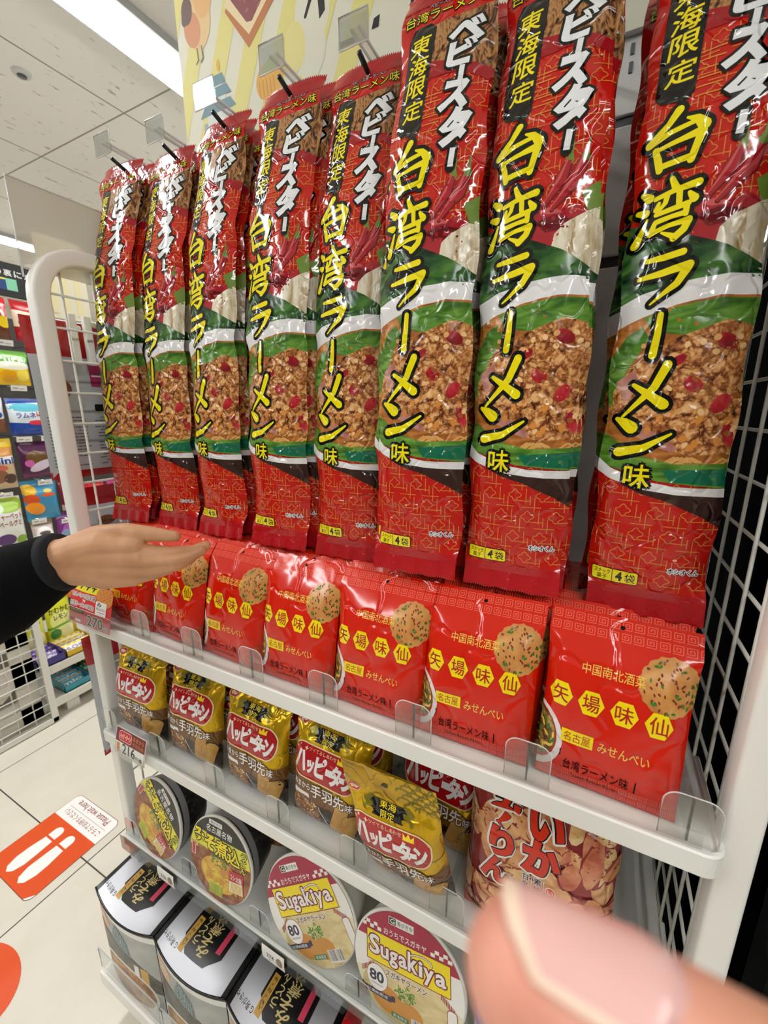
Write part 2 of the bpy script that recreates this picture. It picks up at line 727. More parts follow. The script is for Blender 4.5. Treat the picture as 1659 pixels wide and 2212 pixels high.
# ------------------------------------------------------------------ the store: floor, ceiling, walls, lights
def tile_mat():
    m, nt, p = base_mat('floor_tiles')
    tc = nt.nodes.new('ShaderNodeTexCoord')
    sp = nt.nodes.new('ShaderNodeSeparateXYZ')
    nt.links.new(tc.outputs['Object'], sp.inputs[0])
    lines = []
    for ax, off, w in ((0, 0.40, 0.0036), (1, -0.08, 0.0036)):
        a = nt.nodes.new('ShaderNodeMath')
        a.operation = 'MULTIPLY_ADD'
        nt.links.new(sp.outputs[ax], a.inputs[0])
        a.inputs[1].default_value = 1 / 0.605
        a.inputs[2].default_value = off / 0.605 + 40.5
        f = nt.nodes.new('ShaderNodeMath')
        f.operation = 'FRACT'
        nt.links.new(a.outputs[0], f.inputs[0])
        d = nt.nodes.new('ShaderNodeMath')
        d.operation = 'SUBTRACT'
        nt.links.new(f.outputs[0], d.inputs[0])
        d.inputs[1].default_value = 0.5
        ab = nt.nodes.new('ShaderNodeMath')
        ab.operation = 'ABSOLUTE'
        nt.links.new(d.outputs[0], ab.inputs[0])
        lt = nt.nodes.new('ShaderNodeMath')
        lt.operation = 'LESS_THAN'
        nt.links.new(ab.outputs[0], lt.inputs[0])
        lt.inputs[1].default_value = w / 2 / 0.605
        lines.append(lt)
    mx = nt.nodes.new('ShaderNodeMath')
    mx.operation = 'MAXIMUM'
    nt.links.new(lines[0].outputs[0], mx.inputs[0])
    nt.links.new(lines[1].outputs[0], mx.inputs[1])
    nz = nt.nodes.new('ShaderNodeTexNoise')
    nz.inputs['Scale'].default_value = 9
    nz.inputs['Detail'].default_value = 8
    nt.links.new(tc.outputs['Object'], nz.inputs['Vector'])
    rp = nt.nodes.new('ShaderNodeValToRGB')
    rp.color_ramp.elements[0].color = (*hexc('CCC7B8'), 1)
    rp.color_ramp.elements[1].color = (*hexc('DCD7CA'), 1)
    nt.links.new(nz.outputs['Fac'], rp.inputs[0])
    mc = nt.nodes.new('ShaderNodeMixRGB')
    nt.links.new(mx.outputs[0], mc.inputs[0])
    nt.links.new(rp.outputs[0], mc.inputs[1])
    mc.inputs[2].default_value = (*hexc('3A3836'), 1)
    nt.links.new(mc.outputs[0], p.inputs['Base Color'])
    p.inputs['Roughness'].default_value = 0.42
    return m


def ceil_mat():
    m, nt, p = base_mat('ceiling_board')
    tc = nt.nodes.new('ShaderNodeTexCoord')
    sp = nt.nodes.new('ShaderNodeSeparateXYZ')
    nt.links.new(tc.outputs['Object'], sp.inputs[0])
    ls = []
    for ax, off, per in ((0, 1.42, 0.76), (1, -1.21, 1.5)):
        a = nt.nodes.new('ShaderNodeMath')
        a.operation = 'MULTIPLY_ADD'
        nt.links.new(sp.outputs[ax], a.inputs[0])
        a.inputs[1].default_value = 1 / per
        a.inputs[2].default_value = off / per + 40.5
        f = nt.nodes.new('ShaderNodeMath')
        f.operation = 'FRACT'
        nt.links.new(a.outputs[0], f.inputs[0])
        d = nt.nodes.new('ShaderNodeMath')
        d.operation = 'COMPARE'
        nt.links.new(f.outputs[0], d.inputs[0])
        d.inputs[1].default_value = 0.5
        d.inputs[2].default_value = 0.004 / per
        ls.append(d)
    mx = nt.nodes.new('ShaderNodeMath')
    mx.operation = 'MAXIMUM'
    nt.links.new(ls[0].outputs[0], mx.inputs[0])
    nt.links.new(ls[1].outputs[0], mx.inputs[1])
    mp = nt.nodes.new('ShaderNodeMapping')
    mp.inputs['Scale'].default_value = (60, 14, 1)
    nt.links.new(tc.outputs['Object'], mp.inputs[0])
    nz = nt.nodes.new('ShaderNodeTexNoise')
    nz.inputs['Scale'].default_value = 1.0
    nz.inputs['Detail'].default_value = 2
    nt.links.new(mp.outputs[0], nz.inputs['Vector'])
    rp = nt.nodes.new('ShaderNodeValToRGB')
    rp.color_ramp.elements[0].position = 0.27
    rp.color_ramp.elements[0].color = (*hexc('B8B2A6'), 1)
    rp.color_ramp.elements[1].position = 0.33
    rp.color_ramp.elements[1].color = (*hexc('F6F5F2'), 1)
    nt.links.new(nz.outputs['Fac'], rp.inputs[0])
    mc = nt.nodes.new('ShaderNodeMixRGB')
    nt.links.new(mx.outputs[0], mc.inputs[0])
    nt.links.new(rp.outputs[0], mc.inputs[1])
    mc.inputs[2].default_value = (*hexc('9A9488'), 1)
    nt.links.new(mc.outputs[0], p.inputs['Base Color'])
    p.inputs['Roughness'].default_value = 0.85
    return m


b = MB()
b.box((-6.5, -4.0, -0.05), (3.4, 7.0, 0.0), tile_mat())
props(b.obj('floor'), None, None, kind='structure')
b = MB()
b.box((-6.5, -4.0, CEIL), (3.4, 7.0, CEIL + 0.05), ceil_mat())
props(b.obj('ceiling'), None, None, kind='structure')
WALL = solid('wall_paint', 'E2DDD2', 0.8, bump=(40.0, 0.05, 0.002))
b = MB()
b.box((-6.6, -4.0, 0), (-6.5, 7.0, CEIL), WALL)
props(b.obj('wall_left'), None, None, kind='structure')
b = MB()
b.box((-6.5, 7.0, 0), (3.4, 7.1, CEIL), WALL)
props(b.obj('wall_back'), None, None, kind='structure')

WALLD = solid('wall_dim', '77726A', 0.8, bump=(40.0, 0.05, 0.002))  # darker grey stands for store gloom and cuts bounce off unseen walls
b = MB()
b.box((-6.5, -4.1, 0), (3.4, -4.0, CEIL), WALLD)
props(b.obj('wall_front'), None, None, kind='structure')
b = MB()
b.box((3.4, -4.0, 0), (3.5, 7.0, CEIL), WALLD)
props(b.obj('wall_right'), None, None, kind='structure')

# ceiling strip lights: recessed channel, lamp bar (lit diffuser)
HOUS = solid('lamp_channel', 'BFC2C4', 0.45, 0.3, bump=(80.0, 0.03, 0.001))
LAMP = emit('lamp_diffuser', 'FFFEFC', LIGHT_STRENGTH)
for x, y0, y1, lab in ((-0.945, -3.2, 4.6, 'long white ceiling strip light beside the cream poster board'),
                       (-3.72, -3.2, 4.6, 'ceiling strip light over the candy shelves, low at left edge'),
                       (1.83, -3.2, 4.6, 'ceiling strip light above the right side of the aisle')):
    r = empty('ceiling_strip_light', (x, (y0 + y1) / 2, CEIL), label=lab, cat='ceiling light', group='ceiling strip lights')
    hl = (y1 - y0) / 2
    b = MB()
    b.box((-0.10, -hl, -0.012), (0.10, hl, -0.0005), HOUS)
    b.box((0.07, -hl, -0.03), (0.10, hl, -0.012), HOUS)
    b.box((-0.10, -hl, -0.03), (-0.092, hl, -0.012), HOUS)
    b.obj('lamp_channel', r)
    b = MB()
    b.box((-0.055, -hl + 0.01, -0.045), (0.055, hl - 0.01, -0.012), LAMP, 0.012)
    b.obj('lamp_bar', r)
b = MB()
b.lathe([(0.0, 0.012), (0.028, 0.012), (0.034, 0.006), (0.036, 0.0)], lambda x, y, h: (x, y, CEIL - h), solid('sensor_ring', 'C6C6C8', 0.4, 0.4, bump=(90.0, 0.02, 0.001)), 24)
b.lathe([(0.0, 0.016), (0.017, 0.016), (0.018, 0.012)], lambda x, y, h: (x, y, CEIL - h), solid('sensor_core', '4A4C50', 0.4, bump=(90.0, 0.02, 0.001)), 20)
o = b.obj('ceiling_sprinkler', loc=(-1.56, 0.86, 0))
props(o, 'small round grey fitting in the ceiling boards', 'ceiling fitting')

# ------------------------------------------------------------------ display rack
RK = empty('display_rack', (0, 0, 0), label='white metal display rack with wire sides holding the red and gold snacks', cat='display rack')


def side_frame(x, y0=0.030, y1=0.45, top=1.493, rad=0.07, r=0.0125):
    pts = [(x, y0, 0.0), (x, y0, 0.4), (x, y0, 0.9), (x, y0, top - rad)]
    for k in range(1, 9):
        a = PI / 2 * k / 8
        pts.append((x, y0 + rad - rad * math.cos(a), top - rad + rad * math.sin(a)))
    pts.append((x, y1 - rad, top))
    for k in range(1, 9):
        a = PI / 2 * k / 8
        pts.append((x, y1 - rad + rad * math.sin(a), top - rad + rad * math.cos(a)))
    pts.append((x, y1, 0.0))
    # flattened square tube
    b = MB()
    P = [Vector(p) for p in pts]
    rings = []
    for i, p in enumerate(P):
        d = (P[min(i + 1, len(P) - 1)] - P[max(i - 1, 0)]).normalized()
        ax = Vector((1, 0, 0))
        ay = d.cross(ax).normalized()
        prof = []
        for cx, cy, a0 in ((r - 0.004, r - 0.004, 0), (-r + 0.004, r - 0.004, PI / 2), (-r + 0.004, -r + 0.004, PI), (r - 0.004, -r + 0.004, 1.5 * PI)):
            for k in range(4):
                a = a0 + PI / 2 * k / 3
                prof.append((cx + 0.004 * math.cos(a), cy + 0.004 * math.sin(a)))
        rings.append([p + ax * u + ay * v for u, v in prof])
    n = len(rings[0])
    fs = []
    for i in range(len(rings) - 1):
        for k in range(n):
            fs.append((i * n + k, i * n + (k + 1) % n, (i + 1) * n + (k + 1) % n, (i + 1) * n + k))
    b.add([v for g in rings for v in g], fs, WHITE, True)
    f = b.obj('side_frame', RK)
    g = MB()
    y = (0.064 if x < 0.4 else 0.079)
    while y < y1 - 0.02:
        g.tube([(x, y, 0.12), (x, y, top - 0.005 if y > y0 + rad - 0.02 else top - 0.02)], 0.0019, WIREW, 8)
        y += 0.05
    z = 1.432 if x < 0.4 else 1.431
    while z > 0.12:
        g.tube([(x + 0.0036, y0 + 0.005, z), (x + 0.0036, y1 - 0.005, z)], 0.0019, WIREW, 8)
        z -= 0.05
    g.obj('wire_grid', f)


side_frame(-0.0125)
side_frame(0.9175)
PANEL = solid('rack_back_panel', 'DCDDDA', 0.5, bump=(150.0, 0.03, 0.0006))
SEAM = solid('panel_seam', '5E6468', 0.6, bump=(90.0, 0.02, 0.001))
b = MB()
for z0, z1 in ((0.10, 0.87), (0.874, 1.438), (1.452, 1.598), (1.610, 1.70)):
    b.box((0.0, 0.339, z0), (0.905, 0.352, z1), PANEL, 0.0015)
b.box((0.0, 0.344, 0.10), (0.905, 0.36, 1.70), SEAM)
for xc in (0.004, 0.766, 0.901):
    for k in range(2, 4) if xc == 0.766 else range(40):
        z = (0.94 if xc != 0.766 else 1.615) + k * 0.0185
        b.box((xc - 0.002, 0.3375, z), (xc + 0.002, 0.3392, z + 0.011), SEAM)
b.obj('back_panel', RK)


def fence_tab(xc, z, w=0.042, h=0.045, y=0.006, depth=0.30):
    """clear divider: rounded front tab and a fin running to the back"""
    b = MB()
    r = 0.012
    pts = [(xc - w / 2, z), (xc + w / 2, z)]
    for cx, a0 in ((xc + w / 2 - r, 0.0), (xc - w / 2 + r, PI / 2)):
        for k in range(7):
            a = a0 + PI / 2 * k / 6
            pts.append((cx + r * math.cos(a), z + h - r + r * math.sin(a)))
    b.prism(pts, lambda u, v, d: (u, d, v), y, y + 0.0011, CLEAR)
    # polished rim of the tab
    b.tube([(u, y + 0.0005, v) for u, v in pts[1:] + pts[:1]], 0.0006, CLEARED, 6)
    b.box((xc - 0.0006, y + 0.0012, z), (xc + 0.0006, y + depth, z + h - 0.004), CLEAR)
    b.box((xc - 0.0008, y + 0.0012, z), (xc + 0.0008, y + 0.0036, z + h - 0.004), solid('divider_dark_line', '2A2A2A', 0.3, bump=(90.0, 0.02, 0.001)))  # dark line down the front edge of the fin
    return b


DIV = {1: [0.036, 0.155, 0.275, 0.392, 0.51, 0.63, 0.75, 0.880], 2: [0.012, 0.150, 0.290, 0.42, 0.548, 0.676, 0.872], 3: [0.02, 0.19, 0.36, 0.55, 0.74]}


def shelf(idx, z, y0=0.0, railh=0.022, strip=False):
    b = MB()
    r = 0.016
    out = [(0.0, 0.335), (0.0, y0)]
    out = [(-0.002, y0 + 0.004), (-0.002 + 0.004, y0)]
    for k in range(9):
        a = -PI / 2 + PI / 2 * k / 8
        out.append((0.907 - r + r * math.cos(a), y0 + r + r * math.sin(a)))
    out += [(0.907, 0.336), (-0.002, 0.336)]
    ins = [(0.004, y0 + 0.005)] + [(0.907 - r + (r - 0.005) * math.cos(-PI / 2 + PI / 2 * k / 8), y0 + r + (r - 0.005) * math.sin(-PI / 2 + PI / 2 * k / 8)) for k in range(9)] + [(0.902, 0.335), (0.004, 0.335)]
    b.prism(ins, lambda u, v, d: (u, v, d), z - 0.012, z - 0.004, SHELFW)
    o = b.obj('shelf', RK)
    # front rail: outer wall following the rounded corner, slightly higher than the tray
    f = MB()
    path = out[:-2] + [(0.907, 0.12)]
    inn = [(-0.002, y0 + 0.009), (0.004, y0 + 0.005)] + ins[1:10] + [(0.902, 0.12)]
    n = len(path)
    vs, fs = [], []
    for (ox, oy), (ix, iy) in zip(path, inn):
        vs += [(ox, oy, z - railh), (ox, oy, z - 0.0015), (ox * 0.7 + ix * 0.3, oy * 0.7 + iy * 0.3, z), (ix, iy, z - 0.001), (ix, iy, z - railh + 0.003)]
    for i in range(n - 1):
        for k in range(5):
            k2 = (k + 1) % 5
            fs.append((i * 5 + k, i * 5 + k2, (i + 1) * 5 + k2, (i + 1) * 5 + k))
    fs.append((0, 1, 2, 3, 4))
    fs.append(tuple((n - 1) * 5 + k for k in (4, 3, 2, 1, 0)))
    f.add(vs, fs, SHELFW)
    f.box((0.002, y0 + 0.006, z - railh + 0.002), (0.89, y0 + 0.02, z - 0.012), SHELFW)
    f.obj('front_rail', o)
    # low clear front strip
    c = MB()
    c.box((0.01, y0 + 0.0065, z - 0.003), (0.89, y0 + 0.0078, z + 0.013), CLEAR)
    if strip:
        c.box((-0.002, y0 - 0.004, z - 0.031), (0.89, y0 - 0.0026, z + 0.002), clear('ticket_strip_plastic', 'D8DAD8', 0.06, 0.12))
    c.obj('clear_strip', o)
    for xc in DIV[idx]:
        fence_tab(xc, z - 0.002, y=y0 + 0.009, h=0.045 if idx < 3 else 0.04).obj('divider', o)
    return o


shelf(1, 0.900)
shelf(2, 0.666)
shelf(3, 0.416, strip=True)
b = MB()
b.box((-0.03, -0.07, 0.10), (0.93, 0.336, 0.118), SHELFW, 0.004)
b.box((-0.03, -0.074, 0.085), (0.93, -0.068, 0.121), SHELFW, 0.002)
b.box((0.0, -0.02, 0.0), (0.905, 0.0, 0.10), SHELFW)
o = b.obj('base_shelf', RK)
for x0, x1 in ((-0.034, 0.155), (0.165, 0.36), (0.37, 0.56), (0.57, 0.90)):
    c = MB()
    c.box((x0, -0.0665, 0.121), (x1, -0.0652, 0.175), CLEAR)
    c.tube([(x0, -0.066, 0.121), (x0, -0.066, 0.175), (x1, -0.066, 0.175), (x1, -0.066, 0.121)], 0.0012, CLEARED, 6)
    c.obj('clear_guard', o)

# clear acrylic sheet on the left side of the rack
b = MB()
b.box((-0.0215, 0.018, 1.462), (-0.0190, 0.34, 1.583), clear('frosted_acrylic', 'E8E6E0', 0.10, 0.22, frost=0.28))
b.tube([(-0.020, 0.018, 1.45), (-0.020, 0.018, 1.583), (-0.020, 0.34, 1.583)], 0.0016, CLEARED, 6)
o = b.obj('acrylic_sign_sheet')
props(o, 'frosted clear acrylic sheet standing on top of the left side frame', 'sign sheet')

# ------------------------------------------------------------------ cream poster board above the rack
PB = empty('poster_board', (0.0, 0.330, 1.69), label='cream poster board with yellow stripes above the snack hooks', cat='poster')
PF = dict(bump=(300.0, 0.02, 0.0003), rough=0.6)


def ink(h, rough=0.6):
    return solid('ink_' + h + ('' if rough == 0.6 else '_%d' % int(rough * 100)), h, rough, bump=(300.0, 0.02, 0.0003))


A = Art()
A.rect(0, 0, 930, 640, ink('E3E2CF'), 0)
for x in range(-300, 330, 76):        # slanted yellow stripes at the left
    A.convex([(x, 0), (x + 40, 0), (x + 250, 460), (x + 210, 460)], ink('E4DC8A'), 1)
for x, y, r in ((300, 128, 30), (305, 175, 34), (292, 60, 28), (298, 230, 30)):
    A.ell(x, y, r, r * 1.3, ink('E3E2CF'), 2)
A.ell(268, 140, 22, 34, ink('E8DF95'), 3)
# hen
A.ell(57, 245, 30, 42, ink('E9C88F'), 4)
A.ell(72, 285, 24, 40, ink('E8B878'), 4)
A.ell(40, 238, 20, 28, ink('D9976C'), 5, 0.3)
A.ell(30, 268, 14, 20, ink('6B5048'), 6)
A.ell(22, 258, 7, 10, ink('6B5048'), 6)
A.ell(76, 300, 5, 8, ink('B85A3A'), 6)
for x in (48, 60):
    A.stroke([(x, 208), (x + 2, 190), (x - 4, 186)], 3, ink('7A705C'), 5)
# red bean toast
A.poly([(122, 236), (172, 170), (256, 236), (206, 330)], ink('C27A45'), 4)
A.poly([(122, 244), (174, 188), (254, 250), (204, 336)], ink('F0DDB2'), 5)
A.poly([(138, 246), (170, 206), (182, 204), (236, 252), (204, 326)], ink('8E4A4C'), 6)
rg = random.Random(3)
for _ in range(70):
    x, y = rg.uniform(150, 222), rg.uniform(214, 310)
    if abs(x - 186) / 46 + abs(y - 258) / 62 < 1:
        A.ell(x, y, 2.2, 4.5, ink('A9686A'), 7, rg.uniform(0, 3), n=8)
# castle keep
for k, (w, h) in enumerate(((46, 112), (36, 134), (24, 152))):
    A.poly([(88 - w, h - 12), (88 + w, h - 12), (88 + w * 0.7, h + 4), (88 - w * 0.7, h + 4)], ink('6E93A0'), 5)
    A.rect(88 - w * 0.6, h - 28, 88 + w * 0.6, h - 12, ink('DDE2DF'), 4)
A.rect(50, 60, 128, 90, ink('9DB3B5'), 3)
A.ell(97, 168, 4, 9, ink('E2B53C'), 6)
# round pudding with a leaf
A.ell(213, 112, 30, 28, ink('E5B04A'), 4)
A.ell(218, 134, 20, 9, ink('A9C43C'), 5, 0.3)
for k in range(5):
    A.stroke([(192 + k * 8, 92), (190 + k * 8, 116)], 2, ink('D2923A'), 5)
# large black headline
for x0 in (292, 470, 640):
    A.stroke([(x0, 172), (x0 + 14, 196), (x0 + 26, 232)], [5, 7, 9], ink('15171A'), 4)
    A.convex([(x0 + 27, 160), (x0 + 38, 168), (x0 + 34, 240), (x0 + 20, 240)], ink('15171A'), 4)
    A.rect(x0 - 10, 236, x0 + 64, 246, ink('15171A'), 4)
A.rect(356, 110, 384, 118, ink('15171A'), 4)
A.convex([(412, 116), (424, 116), (426, 130), (416, 128)], ink('15171A'), 4)
A.rect(478, 118, 545, 124, ink('15171A'), 4)
A.convex([(472, 100), (482, 100), (488, 130), (476, 130)], ink('15171A'), 4)
sh = Sheet(930, 640, 8, 6, lambda U, V: (U * 0.93, U * 0, V * 0.64))
mobj('printed_face', sh.print_mesh('printed_face', A), PB)
b = MB()
b.box((0, 0.0006, 0), (0.93, 0.012, 0.64), PAPER, 0.001)
b.obj('board', PB)

# dark grid panel of the next rack, right of the wire side
b = MB()
DK = solid('dark_panel', '0B0C0D', 0.85, spec=0.0, bump=(60.0, 0.05, 0.001))
DK2 = solid('dark_panel_post', '1C1F20', 0.7, spec=0.05, bump=(60.0, 0.05, 0.001))
NR = empty('black_rack', (0.995, 0.0, 0), label='black slotted rack standing right behind the white wire side', cat='rack')
b.box((0.0, 0.02, 0.0), (0.30, 0.62, 2.2), DK)
b.obj('panel', NR)
b = MB()
b.box((-0.022, 0.06, 0.0), (0.03, 0.10, 2.2), DK2, 0.003)
b.box((-0.022, 0.30, 0.0), (0.0, 0.34, 2.2), DK, 0.003)
b.obj('post', NR)
for yy in (0.18, 0.235):
    for zz in (1.262, 1.225, 1.02, 0.985):
        b = MB()
        b.box((-0.006, yy, zz), (0.002, yy + 0.006, zz + 0.022), solid('slot_metal', '8C9092', 0.35, 0.6, bump=(90.0, 0.03, 0.001)))
        b.obj('slot_bracket', NR)
for zz in (1.36, 1.18, 0.98):
    b = MB()
    b.box((-0.012, 0.12, zz), (0.0, 0.30, zz + 0.03), DK2, 0.002)
    b.obj('arm', NR)

# ------------------------------------------------------------------ ramen snack packs on hooks
C = {}
C['red'] = film('film_red', 'C31A12')
C['redd'] = film('film_dark_red', 'A0121C')
C['seal'] = film('film_seal_red', 'B4141C', 0.16, bump=(180.0, 0.35, 0.002, 2.0, 0.5))
C['gold'] = film('film_gold_line', 'D98B3C')
C['blk'] = film('film_black', '070808')
C['yel'] = film('film_yellow', 'F2E308')
C['yed'] = film('film_deep_yellow', 'EEDC1C')
C['wht'] = film('film_white', 'E9ECEE')
C['cream'] = film('film_cream', 'D9D3BE')
C['chili'] = mottled('print_chili', [(0.3, '7A0E18'), (0.55, 'B41E2A'), (0.75, 'CC4A4C')], 60)
C['chd'] = film('film_chili_dark', '6A0C16')
C['chm'] = film('film_chili_mid', 'A8202C')
C['chl'] = film('film_chili_light', 'CC5A5E')
C['stem'] = film('film_stem', '6E8A3A')
C['garlic'] = mottled('print_garlic', [(0.3, 'A88E62'), (0.5, 'DDD4BC'), (0.8, 'EEE8D8')], 60, stretch=(3, 1, 0.5))
C['leaf'] = mottled('print_leek', [(0.3, '06200F'), (0.5, '1C4A22'), (0.72, '4E7E33')], 45, stretch=(0.7, 1, 1.6))
C['green'] = mottled('print_chive', [(0.3, '2E5A1C'), (0.55, '5C8F30'), (0.8, '8DB255')], 55, stretch=(0.6, 1, 2.5))
C['teal'] = film('film_teal', '0E6A4C')
C['meat'] = mottled('print_minced_meat', [(0.12, '4E2410'), (0.34, '9A5A2C'), (0.55, 'C98B50'), (0.8, 'E6B67C')], 165, 'cells', bump=FB)
C['soup'] = mottled('print_soup', [(0.3, '8A4A18'), (0.6, 'C07A34'), (0.8, 'D9A060')], 60, stretch=(0.6, 1, 2))
C['noodle'] = mottled('print_fried_noodle', [(0.34, '2E160A'), (0.44, '7A4A26'), (0.56, 'B88854'), (0.7, '8A5A30')], 60, 'noise', stretch=(1.3, 1, 0.45), distortion=3.5, detail=3)
C['ham'] = mottled('print_ham', [(0.3, '9C5A50'), (0.6, 'C99084'), (0.8, 'DDB4A4')], 50)
C['bowl'] = film('film_bowl', 'E6E6E8')
C['shade'] = film('film_table', '3A2420')
K_DAI = [([(44, 2), (30, 22), (4, 44)], [15, 11, 13]), ([(4, 46), (36, 36), (70, 30)], [12, 9, 8]), ([(58, 20), (74, 26), (86, 40)], [4, 12, 19]),
         ([(14, 58), (20, 78), (24, 97)], [9, 12, 11]), ([(14, 60), (50, 54), (84, 48)], [7, 9, 14]), ([(84, 50), (78, 70), (72, 92)], [15, 13, 12]), ([(24, 91), (72, 86)], [11, 10])]
K_WAN = [([(8, 14), (20, 24)], [8, 15]), ([(2, 42), (16, 47)], [8, 14]), ([(20, 58), (14, 76), (6, 96)], [4, 9, 15]),
         ([(52, 1), (60, 18)], [8, 12]), ([(30, 28), (60, 21), (94, 16)], [8, 9, 13]), ([(48, 26), (46, 38), (36, 50)], [9, 8, 5]), ([(66, 22), (68, 48)], [10, 9]),
         ([(36, 36), (33, 46)], [6, 9]), ([(82, 30), (90, 40)], [7, 14]),
         ([(34, 54), (60, 50), (82, 46)], [8, 9, 10]), ([(80, 48), (80, 62)], [10, 9]), ([(36, 66), (60, 62), (80, 60)], [9, 8, 9]), ([(34, 66), (28, 84)], [8, 10]),
         ([(28, 84), (56, 76), (86, 72)], [9, 8, 10]), ([(86, 72), (80, 86), (66, 98)], [12, 12, 12]), ([(66, 96), (46, 86)], [10, 4])]
K_RA = [([(14, 10), (44, 8), (76, 2)], [9, 13, 14]), ([(6, 44), (46, 38), (90, 28)], [9, 14, 16]), ([(88, 32), (72, 62), (30, 97)], [17, 13, 4])]
K_BOU = [([(60, 3), (56, 50), (44, 96)], [18, 22, 26])]
K_ME = [([(82, 4), (62, 44), (6, 96)], [17, 15, 5]), ([(22, 38), (50, 54), (84, 74)], [8, 14, 20])]
K_N = [([(6, 8), (20, 18), (32, 30)], [8, 20, 25]), ([(16, 92), (54, 80), (96, 44)], [20, 15, 5])]
K_BAR = [([(56, 2), (44, 98)], [36, 36])]

NW, NH = 98.0, 567.0


def lattice(A, x0, y0, x1, y1, mat, lv, c=27.0, w=0.7):
    """thin gold cloud-and-bar lattice"""
    nx, ny = int((x1 - x0) / c) + 2, int((y1 - y0) / c) + 2
    for i in range(-1, nx):
        for j in range(-1, ny):
            x, y = x0 + (i + (0.5 if j % 2 else 0)) * c, y0 + j * c * 0.8
            segs = [[(x, y), (x, y + c * 0.34)], [(x - c * 0.16, y + c * 0.1), (x - c * 0.16, y + c * 0.62)],
                    [(x + c * 0.16, y - c * 0.25), (x + c * 0.16, y + c * 0.3)],
                    [(x - c * 0.5, y + c * 0.16), (x + c * 0.02, y + c * 0.16)], [(x - c * 0.3, y - c * 0.08), (x + c * 0.4, y - c * 0.08)]]
            cl = []
            for k in range(17):
                a = 2 * PI * k / 16
                rr = c * (0.20 + 0.05 * math.cos(4 * a))
                cl.append((x + c * 0.42 + rr * math.cos(a), y + c * 0.36 + rr * math.sin(a) * 0.9))
            segs.append(cl)
            for sg in segs:
                if all(x0 - 8 <= p[0] <= x1 + 8 and y0 <= p[1] <= y1 for p in sg):
                    A.stroke(sg, w, mat, lv, cap=False, n=5)


